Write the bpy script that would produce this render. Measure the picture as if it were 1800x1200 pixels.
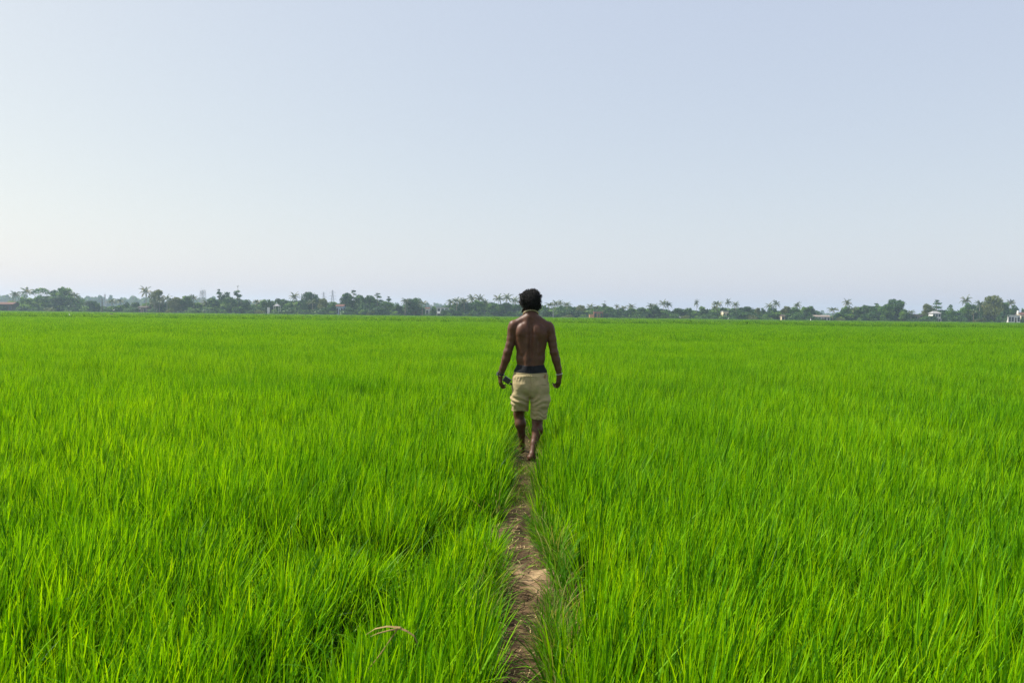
import bpy, math, random
import numpy as np
from mathutils import Matrix, Vector, Euler
R = math.radians
for o in list(bpy.data.objects):
    bpy.data.objects.remove(o)
SC = bpy.context.scene
COL = SC.collection
rng = np.random.default_rng(11)
random.seed(11)

# ------------------------------------------------------------------ camera
CAM_H = 1.53
FPX = 1400.0                      # focal length in photo pixels (1800 wide)
PITCH = math.atan(45.8 / FPX)
ROLL = math.atan(0.0115)
cd = bpy.data.cameras.new("camera"); cam = bpy.data.objects.new("camera", cd); COL.objects.link(cam)
cd.sensor_width = 36.0; cd.lens = 36.0 * FPX / 1800.0
cd.clip_start = 0.05; cd.clip_end = 9000
cd.dof.use_dof = True; cd.dof.focus_distance = 8.6; cd.dof.aperture_fstop = 9.0
cam.matrix_world = Matrix.Translation((0, 0, CAM_H)) @ Matrix.Rotation(math.pi / 2 - PITCH, 4, 'X') @ Matrix.Rotation(ROLL, 4, 'Z')
SC.camera = cam

# ------------------------------------------------------------------ sky, sun, exposure
SUN_EL, SUN_AZ = R(50), R(-77)    # azimuth from +Y, negative = left of the view
world = bpy.data.worlds.new("World"); SC.world = world; world.use_nodes = True
wn = world.node_tree.nodes; wl = world.node_tree.links
wn.clear()
sky = wn.new('ShaderNodeTexSky'); sky.sky_type = 'NISHITA'; sky.sun_disc = False
sky.sun_elevation = SUN_EL; sky.sun_rotation = SUN_AZ
sky.altitude = 0; sky.air_density = 1.0; sky.dust_density = 2.0; sky.ozone_density = 1.0
bg = wn.new('ShaderNodeBackground'); bg.inputs[1].default_value = 0.10
wo = wn.new('ShaderNodeOutputWorld')
# hazy tropical sky: the Nishita sky thinned towards a pale even veil
tn = wn.new('ShaderNodeMix'); tn.data_type = 'RGBA'; tn.blend_type = 'MULTIPLY'; tn.inputs[0].default_value = 1; tn.inputs[7].default_value = (.45, .365, .16, 1)
ad = wn.new('ShaderNodeMix'); ad.data_type = 'RGBA'; ad.blend_type = 'ADD'; ad.inputs[0].default_value = 1; ad.inputs[7].default_value = (2.02, 2.27, 3.30, 1)
wl.new(sky.outputs[0], tn.inputs[6]); wl.new(tn.outputs[2], ad.inputs[6]); wl.new(ad.outputs[2], bg.inputs[0]); wl.new(bg.outputs[0], wo.inputs[0])
sd = bpy.data.lights.new("sun", 'SUN'); sun = bpy.data.objects.new("sun", sd); COL.objects.link(sun)
sd.energy = 4.3; sd.angle = R(0.6); sd.color = (1.0, 0.955, 0.87)
sdir = Vector((math.sin(SUN_AZ) * math.cos(SUN_EL), math.cos(SUN_AZ) * math.cos(SUN_EL), math.sin(SUN_EL)))
sun.rotation_euler = sdir.to_track_quat('Z', 'Y').to_euler()
sun.location = (-20, 0, 30)
SC.view_settings.view_transform = 'Standard'; SC.view_settings.look = 'None'
SC.view_settings.exposure = 1.0; SC.view_settings.gamma = 1.0
SC.render.engine = 'CYCLES'
cy = SC.cycles
cy.max_bounces = 5; cy.diffuse_bounces = 2; cy.glossy_bounces = 2; cy.transmission_bounces = 3
cy.volume_bounces = 1; cy.transparent_max_bounces = 8
cy.use_denoising = True; cy.denoiser = 'OPENIMAGEDENOISE'; cy.denoising_input_passes = 'RGB_ALBEDO_NORMAL'; cy.denoising_prefilter = 'NONE'
cy.sample_clamp_indirect = 4.0

# ------------------------------------------------------------------ pixel -> world
def at(px, py, Y):
    """point on the plane y = Y seen at photo pixel (px, py)"""
    xp, yp = px - 900.0, py - 600.0
    x = xp + ROLL * yp; y = yp - ROLL * xp
    cp, sp = math.cos(PITCH), math.sin(PITCH)
    dy = cp - (y / FPX) * sp; dz = -sp - (y / FPX) * cp; dx = x / FPX
    t = Y / dy
    return np.array((dx * t, Y, CAM_H + dz * t))

# ------------------------------------------------------------------ numpy helpers
def hash3(ix, iy, iz, seed=0):
    h = (ix.astype(np.int64) * 374761393 + iy.astype(np.int64) * 668265263 + iz.astype(np.int64) * 2147483647 + seed * 1274126177) & 0xffffffff
    h = ((h ^ (h >> 13)) * 1274126177) & 0xffffffff
    h = (h ^ (h >> 16)) & 0xffffff
    return h / float(0xffffff)
def vnoise(x, y, z=None, seed=0):
    x = np.asarray(x, float); y = np.asarray(y, float); z = np.zeros_like(x) if z is None else np.asarray(z, float)
    ix, iy, iz = np.floor(x), np.floor(y), np.floor(z)
    fx, fy, fz = x - ix, y - iy, z - iz
    fx = fx * fx * (3 - 2 * fx); fy = fy * fy * (3 - 2 * fy); fz = fz * fz * (3 - 2 * fz)
    r = 0
    for a in (0, 1):
        for b in (0, 1):
            for c in (0, 1):
                r = r + hash3(ix + a, iy + b, iz + c, seed) * (fx if a else 1 - fx) * (fy if b else 1 - fy) * (fz if c else 1 - fz)
    return r * 2 - 1
def fbm(x, y, z=None, octv=4, seed=0):
    s = 0; a = 1.0; t = 0
    for k in range(octv):
        s = s + a * vnoise(np.asarray(x) * 2**k, np.asarray(y) * 2**k, None if z is None else np.asarray(z) * 2**k, seed + k); t += a; a *= .5
    return s / t

def mesh_np(name, V, F, mat=None, smooth=False, attrs=None):
    """V (n,3); F list of arrays (m,k)"""
    me = bpy.data.meshes.new(name)
    V = np.ascontiguousarray(V, dtype=np.float32)
    if not isinstance(F, (list, tuple)): F = [F]
    F = [np.asarray(f, dtype=np.int32) for f in F if len(f)]
    loops = np.concatenate([f.ravel() for f in F])
    counts = np.concatenate([np.full(len(f), f.shape[1], np.int32) for f in F])
    starts = np.concatenate([[0], np.cumsum(counts)[:-1]]).astype(np.int32)
    me.vertices.add(len(V)); me.vertices.foreach_set('co', V.ravel())
    me.loops.add(len(loops)); me.loops.foreach_set('vertex_index', loops)
    me.polygons.add(len(counts)); me.polygons.foreach_set('loop_start', starts)
    me.update(calc_edges=True)
    me.polygons.foreach_set('use_smooth', np.full(len(counts), bool(smooth)))
    if attrs:
        for k, a in attrs.items():
            at_ = me.attributes.new(k, 'FLOAT', 'POINT'); at_.data.foreach_set('value', np.asarray(a, np.float32))
    if mat: me.materials.append(mat)
    me.validate()
    return me

def link(name, me, parent=None, loc=None):
    o = bpy.data.objects.new(name, me); COL.objects.link(o)
    if parent is not None: o.parent = parent
    if loc is not None: o.location = loc
    return o
def empty(name, loc=(0, 0, 0)):
    o = bpy.data.objects.new(name, None); COL.objects.link(o); o.location = loc; o.empty_display_size = .3
    return o
def tag(o, label=None, cat=None, group=None, kind=None):
    if label: o['label'] = label
    if cat: o['category'] = cat
    if group: o['group'] = group
    if kind: o['kind'] = kind
    return o

class MB:
    """collects shapes into one mesh"""
    def __init__(s): s.V = []; s.Q = []; s.T = []; s.n = 0; s.A = []
    def add(s, V, Q=None, T=None, tint=0.0):
        V = np.asarray(V, float)
        s.V.append(V); s.A.append(np.full(len(V), tint) if np.isscalar(tint) else np.asarray(tint))
        if Q is not None and len(Q): s.Q.append(np.asarray(Q) + s.n)
        if T is not None and len(T): s.T.append(np.asarray(T) + s.n)
        s.n += len(V)
    def box(s, c, d, M=None, tint=0.0):
        c = np.array(c, float); d = np.array(d, float) / 2
        v = np.array([(x, y, z) for x in (-1, 1) for y in (-1, 1) for z in (-1, 1)]) * d
        if M is not None: v = v @ np.array(M).T
        s.add(v + c, Q=[(0, 1, 3, 2), (4, 6, 7, 5), (0, 4, 5, 1), (2, 3, 7, 6), (0, 2, 6, 4), (1, 5, 7, 3)], tint=tint)
    def tube(s, P, rad, n=8, tint=0.0, cap=True, closed=False):
        P = np.asarray(P, float); m = len(P); rad = np.broadcast_to(np.asarray(rad, float), (m,))
        T = np.gradient(P, axis=0) if not closed else np.roll(P, -1, 0) - np.roll(P, 1, 0)
        T /= np.linalg.norm(T, axis=1)[:, None] + 1e-9
        ref = np.array((0, 0, 1.0)) if abs(T[0, 2]) < .9 else np.array((1.0, 0, 0))
        a = np.cross(T[0], ref); a /= np.linalg.norm(a)
        rings = []
        for i in range(m):
            a = a - T[i] * a.dot(T[i]); a /= np.linalg.norm(a) + 1e-9
            b = np.cross(T[i], a)
            th = np.arange(n) * 2 * math.pi / n
            rings.append(P[i] + rad[i] * (np.cos(th)[:, None] * a + np.sin(th)[:, None] * b))
        V = np.concatenate(rings)
        q = []
        for i in range(m if closed else m - 1):
            j = (i + 1) % m
            for k in range(n):
                q.append((i * n + k, i * n + (k + 1) % n, j * n + (k + 1) % n, j * n + k))
        t = []
        if cap and not closed:
            V = np.concatenate([V, P[:1], P[-1:]]); c0 = m * n
            for k in range(n):
                t.append((c0, (k + 1) % n, k)); t.append((c0 + 1, (m - 1) * n + k, (m - 1) * n + (k + 1) % n))
        s.add(V, q, t, tint)
    def ball(s, c, r, n=8, m=6, M=None, tint=0.0):
        V = [(0, 0, 1.0)]
        for i in range(1, m):
            a = math.pi * i / m
            for k in range(n):
                b = 2 * math.pi * k / n; V.append((math.sin(a) * math.cos(b), math.sin(a) * math.sin(b), math.cos(a)))
        V.append((0, 0, -1.0)); V = np.array(V) * np.array(r if not np.isscalar(r) else (r, r, r))
        if M is not None: V = V @ np.array(M).T
        q = []; t = []
        for k in range(n):
            t.append((0, 1 + k, 1 + (k + 1) % n)); L = 1 + (m - 2) * n
            t.append((len(V) - 1, L + (k + 1) % n, L + k))
        for i in range(m - 2):
            for k in range(n):
                q.append((1 + i * n + k, 1 + (i + 1) * n + k, 1 + (i + 1) * n + (k + 1) % n, 1 + i * n + (k + 1) % n))
        s.add(V + np.array(c), q, t, tint)
    def mesh(s, name, mat=None, smooth=False):
        F = []
        if s.Q: F.append(np.concatenate(s.Q))
        if s.T: F.append(np.concatenate(s.T))
        return mesh_np(name, np.concatenate(s.V), F, mat, smooth, {'tint': np.concatenate(s.A)})
    def build(s, name, mat=None, parent=None, smooth=False):
        return link(name, s.mesh(name, mat, smooth), parent)

# ------------------------------------------------------------------ materials
def nodes_of(name):
    m = bpy.data.materials.new(name); m.use_nodes = True
    nt = m.node_tree; nt.nodes.clear()
    return m, nt, nt.nodes, nt.links
def ramp(n, stops):
    r = n.new('ShaderNodeValToRGB'); e = r.color_ramp.elements
    while len(e) < len(stops): e.new(.5)
    for el, (p, c) in zip(e, stops): el.position = p; el.color = (*c, 1)
    return r
def noise(n, l, scale, detail=4, coord='Position', rough=.55):
    t = n.new('ShaderNodeTexNoise'); t.inputs['Scale'].default_value = scale; t.inputs['Detail'].default_value = detail
    t.inputs['Roughness'].default_value = rough
    if coord == 'Position':
        g = n.new('ShaderNodeNewGeometry'); l.new(g.outputs['Position'], t.inputs['Vector'])
    else:
        g = n.new('ShaderNodeTexCoord'); l.new(g.outputs['Object'], t.inputs['Vector'])
    return t
def simple_mat(name, stops, rough=.8, scale=6, bump=.0, spec=.3, coord='Object', metal=0.0, bscale=None):
    m, nt, n, l = nodes_of(name)
    t = noise(n, l, scale, 5, coord); r = ramp(n, stops); l.new(t.outputs['Fac'], r.inputs[0])
    b = n.new('ShaderNodeBsdfPrincipled'); b.inputs['Roughness'].default_value = rough; b.inputs['Specular IOR Level'].default_value = spec
    b.inputs['Metallic'].default_value = metal
    l.new(r.outputs[0], b.inputs['Base Color'])
    if bump:
        t2 = noise(n, l, bscale or scale * 4, 5, coord); bp = n.new('ShaderNodeBump'); bp.inputs['Distance'].default_value = bump; bp.inputs['Strength'].default_value = .8
        l.new(t2.outputs['Fac'], bp.inputs['Height']); l.new(bp.outputs[0], b.inputs['Normal'])
    o = n.new('ShaderNodeOutputMaterial'); l.new(b.outputs[0], o.inputs[0])
    return m
def leaf_mat(name, stops, trans=.4, rough=.55, spec=.25, tboost=(1.6, 1.5, 1.0), patch=None, pscale=.5, gradient=None):
    """leaf: colour by the per-leaf attribute 'tint'; patch = slow variation of hue over the place"""
    m, nt, n, l = nodes_of(name)
    a = n.new('ShaderNodeAttribute'); a.attribute_name = 'tint'
    r = ramp(n, stops); l.new(a.outputs['Fac'], r.inputs[0]); c = r.outputs[0]
    if patch:
        t = noise(n, l, pscale, 3); pr = ramp(n, patch); l.new(t.outputs['Fac'], pr.inputs[0])
        mx = n.new('ShaderNodeMix'); mx.data_type = 'RGBA'; mx.blend_type = 'MULTIPLY'; mx.inputs[0].default_value = 1
        l.new(c, mx.inputs[6]); l.new(pr.outputs[0], mx.inputs[7]); c = mx.outputs[2]
    if gradient:
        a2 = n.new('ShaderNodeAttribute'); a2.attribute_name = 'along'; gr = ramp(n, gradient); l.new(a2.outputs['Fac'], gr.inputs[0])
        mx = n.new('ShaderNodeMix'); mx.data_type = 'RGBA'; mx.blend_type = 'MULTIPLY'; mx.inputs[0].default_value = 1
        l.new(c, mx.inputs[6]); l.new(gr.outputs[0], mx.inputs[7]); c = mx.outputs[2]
    b = n.new('ShaderNodeBsdfPrincipled'); b.inputs['Roughness'].default_value = rough; b.inputs['Specular IOR Level'].default_value = spec
    l.new(c, b.inputs['Base Color'])
    tr = n.new('ShaderNodeBsdfTranslucent')
    mb = n.new('ShaderNodeMix'); mb.data_type = 'RGBA'; mb.blend_type = 'MULTIPLY'; mb.inputs[0].default_value = 1; mb.inputs[7].default_value = (*tboost, 1)
    mb.clamp_result = True
    l.new(c, mb.inputs[6]); l.new(mb.outputs[2], tr.inputs[0])
    mix = n.new('ShaderNodeMixShader'); mix.inputs[0].default_value = trans
    l.new(b.outputs[0], mix.inputs[1]); l.new(tr.outputs[0], mix.inputs[2])
    o = n.new('ShaderNodeOutputMaterial'); l.new(mix.outputs[0], o.inputs[0])
    return m

M = {}
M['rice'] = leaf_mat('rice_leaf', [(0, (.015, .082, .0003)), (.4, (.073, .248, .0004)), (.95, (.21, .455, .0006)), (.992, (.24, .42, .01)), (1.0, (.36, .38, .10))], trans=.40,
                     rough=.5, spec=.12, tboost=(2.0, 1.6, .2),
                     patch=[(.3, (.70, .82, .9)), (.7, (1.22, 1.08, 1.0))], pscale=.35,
                     gradient=[(0, (.10, .10, .15)), (.4, (.34, .38, .5)), (.75, (.92, .93, .9)), (1, (1.42, 1.32, 1))])  # bases darkened, tips brightened: shade between the plants put into the blade colour
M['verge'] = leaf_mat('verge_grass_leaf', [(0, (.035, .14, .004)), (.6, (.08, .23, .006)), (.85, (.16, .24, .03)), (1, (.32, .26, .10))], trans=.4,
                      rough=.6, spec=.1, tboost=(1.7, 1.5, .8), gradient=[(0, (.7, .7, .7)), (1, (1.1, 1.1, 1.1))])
M['straw'] = simple_mat('dry_straw', [(.3, (.34, .25, .10)), (.7, (.60, .46, .22))], .7, 40)
M['bark'] = simple_mat('bark', [(.3, (.10, .075, .055)), (.7, (.22, .17, .13))], .9, 3, .02)
M['palm_bark'] = simple_mat('palm_bark', [(.3, (.17, .14, .11)), (.7, (.32, .27, .22))], .9, 3, .02)
G = [(.25, (.012, .045, .010)), (.5, (.038, .112, .018)), (.8, (.16, .28, .035))]
M['leaf_a'] = leaf_mat('broad_leaves', [(0, G[0][1]), (.5, G[1][1]), (1, G[2][1])], trans=.3, rough=.5)
M['leaf_b'] = leaf_mat('dark_leaves', [(0, (.007, .030, .010)), (.5, (.023, .080, .020)), (1, (.095, .19, .034))], trans=.25, rough=.5)
M['leaf_c'] = leaf_mat('yellowish_leaves', [(0, (.06, .085, .018)), (.5, (.09, .12, .025)), (1, (.14, .16, .04))], trans=.3, rough=.5)
M['frond'] = leaf_mat('palm_fronds', [(0, (.035, .065, .022)), (.6, (.07, .10, .035)), (.85, (.08, .12, .035)), (1, (.19, .165, .065))], trans=.25, rough=.45, spec=.4)

# =================================================================== SETTING
# path centre line
_py = np.array([-5, 1.5, 3.3, 4.4, 5.2, 6.2, 7.2, 8.3, 10, 14, 25, 60, 120.])
_pc = np.array([-.02, -.01, .02, .085, .05, .06, .12, .165, .16, .08, -.1, -.6, -1.2])
def path_c(y): return np.interp(y, _py, _pc) + .02 * np.sin(np.asarray(y) * 3.1)

# ground: one sheet, finer near the camera, following a fan out to the horizon
def make_ground():
    ys = np.concatenate([np.arange(-190, -2, 30), np.arange(-2, 30, .5), np.geomspace(30, 2590, 60)])
    xs0 = np.linspace(-1, 1, 41); xs = np.sign(xs0) * np.abs(xs0)**2.6 * 1690
    X, Y = np.meshgrid(xs, ys)
    Z = np.full_like(X, -.12) + .012 * fbm(X * .7, Y * .7, seed=3)
    V = np.stack([X, Y, Z], -1).reshape(-1, 3); nx = len(xs); ny = len(ys)
    i = np.arange(ny - 1)[:, None] * nx + np.arange(nx - 1)[None]; i = i.ravel()
    F = np.stack([i, i + 1, i + nx + 1, i + nx], 1)
    m = simple_mat('paddy_soil', [(.3, (.045, .035, .022)), (.7, (.10, .075, .045))], .85, .8, .02, coord='Position', bscale=9)
    o = link('ground', mesh_np('ground', V, [F], m, True)); tag(o, kind='structure')
make_ground()

def path_height(u, y, X):
    """u = distance from the centre line"""
    a = np.abs(u)
    w = .27 + .05 * vnoise(y * .9, y * 0, seed=5)
    prof = np.clip((w + .22 - a) / .22, 0, 1); prof = prof * prof * (3 - 2 * prof)
    z = -.135 + .135 * prof
    z = z + prof * (.030 * fbm(X * 5, y * 4, octv=3, seed=9) + .016 * fbm(X * 17, y * 15, octv=3, seed=19))
    # trodden slab-like clods
    cl = vnoise(X * 4.2 + 3, y * 2.6, seed=31); z = z + prof * .022 * np.clip((cl - .12) * 8, 0, 1)
    # the higher worn lump where the path widens to the right
    b = np.exp(-((y - 4.38) / .30)**4 - ((u - .07) / .26)**4); z = z + .070 * b + .035 * b * fbm(X * 9, y * 7, seed=40)
    return z
def make_path():
    ys = np.concatenate([np.arange(-1, 9.5, .018), np.geomspace(9.5, 120, 220)])
    us = np.linspace(-.62, .62, 72)
    U, Y = np.meshgrid(us, ys); X = U + path_c(Y)
    Z = path_height(U, Y, X)
    V = np.stack([X, Y, Z], -1).reshape(-1, 3); nx = len(us); ny = len(ys)
    i = (np.arange(ny - 1)[:, None] * nx + np.arange(nx - 1)[None]).ravel()
    F = np.stack([i, i + 1, i + nx + 1, i + nx], 1)
    m, nt, n, l = nodes_of('dry_mud')
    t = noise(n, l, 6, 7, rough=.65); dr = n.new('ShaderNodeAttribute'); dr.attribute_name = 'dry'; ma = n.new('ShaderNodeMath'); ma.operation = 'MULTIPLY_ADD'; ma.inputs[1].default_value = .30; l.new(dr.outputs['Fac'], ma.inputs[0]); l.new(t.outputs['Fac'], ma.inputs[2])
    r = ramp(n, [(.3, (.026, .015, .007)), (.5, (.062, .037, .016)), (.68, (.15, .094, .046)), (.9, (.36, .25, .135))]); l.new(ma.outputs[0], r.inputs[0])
    vo = n.new('ShaderNodeTexVoronoi'); vo.feature = 'DISTANCE_TO_EDGE'; vo.inputs['Scale'].default_value = 11
    g = n.new('ShaderNodeNewGeometry'); t3 = noise(n, l, 7, 3)
    mxv = n.new('ShaderNodeMix'); mxv.data_type = 'RGBA'; mxv.inputs[0].default_value = .12
    l.new(g.outputs['Position'], mxv.inputs[6]); l.new(t3.outputs['Color'], mxv.inputs[7]); l.new(mxv.outputs[2], vo.inputs['Vector'])
    cr = ramp(n, [(0, (0, 0, 0)), (.05, (1, 1, 1))]); l.new(vo.outputs['Distance'], cr.inputs[0])
    t2 = noise(n, l, 45, 6, rough=.7)
    ad = n.new('ShaderNodeMath'); ad.operation = 'MULTIPLY_ADD'; ad.inputs[1].default_value = .7
    l.new(t2.outputs['Fac'], ad.inputs[0]); l.new(cr.outputs[0], ad.inputs[2])
    bp = n.new('ShaderNodeBump'); bp.inputs['Distance'].default_value = .012; bp.inputs['Strength'].default_value = .9; l.new(ad.outputs[0], bp.inputs['Height'])
    b = n.new('ShaderNodeBsdfPrincipled'); b.inputs['Roughness'].default_value = .85; b.inputs['Specular IOR Level'].default_value = .2
    l.new(r.outputs[0], b.inputs['Base Color']); l.new(bp.outputs[0], b.inputs['Normal'])
    o = n.new('ShaderNodeOutputMaterial'); l.new(b.outputs[0], o.inputs[0])
    dry = np.exp(-((Y - 4.40) / .27)**4 - ((U - .09) / .19)**4) * (.8 + .4 * vnoise(X * 14, Y * 14, seed=8)) + .22 * np.clip(vnoise(X * 3.5, Y * 2.2, seed=33), 0, 1)  # sunlit tone of the raised lump put into the colour, plus random dry spots
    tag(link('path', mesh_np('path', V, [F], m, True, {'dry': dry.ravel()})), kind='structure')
make_path()

# =================================================================== RICE
def blades(N, rad, L, W, th0, kap, seg=5, lean=None, basez=0.0, seed=0, tint=None, disc=True, ell=(1, 1), bendpow=1.0):
    r = np.random.default_rng(seed)
    if disc:
        q = rad * np.sqrt(r.random(N)); ph0 = r.random(N) * 2 * math.pi
        B = np.stack([q * np.cos(ph0) * ell[0], q * np.sin(ph0) * ell[1]], 1)
    else:
        B = (r.random((N, 2)) - .5) * 2 * rad
    phi = r.random(N) * 2 * math.pi
    if disc: phi = np.arctan2(B[:, 1], B[:, 0]) + r.normal(0, 1.0, N)
    Ln = L * (1 + .16 * np.clip(r.normal(0, 1, N), -2, 1.5)); Wn = W * (.65 + .7 * r.random(N))
    a0 = np.abs(r.normal(0, th0, N)); k = np.abs(r.normal(kap[0], kap[1], N))
    tw = r.normal(0, .9, N); pl = phi + math.pi / 2 + tw
    tn = r.random(N) if tint is None else tint[0] + (tint[1] - tint[0]) * r.random(N)
    P = np.stack([B[:, 0], B[:, 1], np.full(N, basez)], 1)
    D = np.stack([np.cos(phi), np.sin(phi)], 1); S = np.stack([np.cos(pl), np.sin(pl), np.zeros(N)], 1)
    V = []; al = []
    for i in range(seg + 1):
        s = i / seg
        w = Wn * (1 - s)**.55 * min(1, .45 + 2.2 * s) * .5
        if i < seg:
            V.append(P - S * w[:, None]); V.append(P + S * w[:, None]); al += [np.full(N, s)] * 2
        else:
            V.append(P.copy()); al.append(np.full(N, 1.0))
        a = a0 + k * ((s + .5 / seg)**bendpow) * 1.0
        st = Ln / seg
        P = P + np.stack([D[:, 0] * np.sin(a) * st, D[:, 1] * np.sin(a) * st, np.cos(a) * st], 1)
    V = np.stack(V, 0); nl = V.shape[0]      # (levels, N, 3)
    idx = np.arange(N)
    Q = [np.stack([idx + (2 * i) * N, idx + (2 * i + 1) * N, idx + (2 * i + 3) * N, idx + (2 * i + 2) * N], 1) for i in range(seg - 1)]
    T = np.stack([idx + (2 * seg - 2) * N, idx + (2 * seg - 1) * N, idx + (2 * seg) * N], 1)
    return V.reshape(-1, 3), np.concatenate(Q), T, np.tile(tn, nl), np.concatenate(al)

def clump_mesh(name, mat, *parts):
    Vs, Qs, Ts, tn, al, n = [], [], [], [], [], 0
    for V, Q, T, t, a in parts:
        Vs.append(V); Qs.append(Q + n); Ts.append(T + n); tn.append(t); al.append(a); n += len(V)
    return mesh_np(name, np.concatenate(Vs), [np.concatenate(Qs), np.concatenate(Ts)], mat, True, {'tint': np.concatenate(tn), 'along': np.concatenate(al)})

def source_collection(name, meshes):
    c = bpy.data.collections.new(name)
    for i, me in enumerate(meshes):
        o = bpy.data.objects.new('%s_%02d' % (name, i), me); c.objects.link(o)
    return c

def scatter(name, coll, P, rot, scl, idx):
    """one object whose points carry the clumps (geometry nodes)"""
    me = bpy.data.meshes.new(name); me.vertices.add(len(P)); me.vertices.foreach_set('co', np.asarray(P, np.float32).ravel())
    a = me.attributes.new('rot', 'FLOAT_VECTOR', 'POINT'); a.data.foreach_set('vector', np.asarray(rot, np.float32).ravel())
    a = me.attributes.new('scl', 'FLOAT_VECTOR', 'POINT'); a.data.foreach_set('vector', np.asarray(scl, np.float32).ravel())
    a = me.attributes.new('idx', 'INT', 'POINT'); a.data.foreach_set('value', np.asarray(idx, np.int32))
    o = link(name, me)
    ng = bpy.data.node_groups.new(name + '_scatter', 'GeometryNodeTree')
    ng.interface.new_socket('Geometry', in_out='INPUT', socket_type='NodeSocketGeometry')
    ng.interface.new_socket('Geometry', in_out='OUTPUT', socket_type='NodeSocketGeometry')
    n = ng.nodes; l = ng.links
    gi = n.new('NodeGroupInput'); go = n.new('NodeGroupOutput')
    ci = n.new('GeometryNodeCollectionInfo'); ci.inputs['Collection'].default_value = coll
    ci.inputs['Separate Children'].default_value = True; ci.inputs['Reset Children'].default_value = True
    ip = n.new('GeometryNodeInstanceOnPoints'); ip.inputs['Pick Instance'].default_value = True
    def attr(nm, ty):
        x = n.new('GeometryNodeInputNamedAttribute'); x.data_type = ty; x.inputs['Name'].default_value = nm
        return x.outputs['Attribute']
    er = n.new('FunctionNodeEulerToRotation')
    l.new(attr('rot', 'FLOAT_VECTOR'), er.inputs[0]); l.new(er.outputs[0], ip.inputs['Rotation'])
    l.new(attr('scl', 'FLOAT_VECTOR'), ip.inputs['Scale']); l.new(attr('idx', 'INT'), ip.inputs['Instance Index'])
    l.new(gi.outputs[0], ip.inputs['Points']); l.new(ci.outputs[0], ip.inputs['Instance']); l.new(ip.outputs[0], go.inputs[0])
    md = o.modifiers.new('scatter', 'NODES'); md.node_group = ng
    return o

FIELD_END = 470.0
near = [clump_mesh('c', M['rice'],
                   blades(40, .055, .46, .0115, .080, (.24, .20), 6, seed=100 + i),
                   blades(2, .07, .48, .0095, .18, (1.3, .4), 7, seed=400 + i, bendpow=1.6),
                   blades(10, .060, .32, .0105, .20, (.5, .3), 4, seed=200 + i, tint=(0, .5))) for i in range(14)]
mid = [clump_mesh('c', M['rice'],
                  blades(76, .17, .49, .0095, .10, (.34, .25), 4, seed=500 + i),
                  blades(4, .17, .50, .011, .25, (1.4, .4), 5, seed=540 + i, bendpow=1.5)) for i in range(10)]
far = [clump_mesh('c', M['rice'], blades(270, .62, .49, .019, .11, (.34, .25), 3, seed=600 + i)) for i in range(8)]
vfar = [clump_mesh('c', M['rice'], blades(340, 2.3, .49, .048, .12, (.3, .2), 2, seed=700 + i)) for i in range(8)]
rice_src = source_collection('rice_clump', near + mid + far + vfar)

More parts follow.
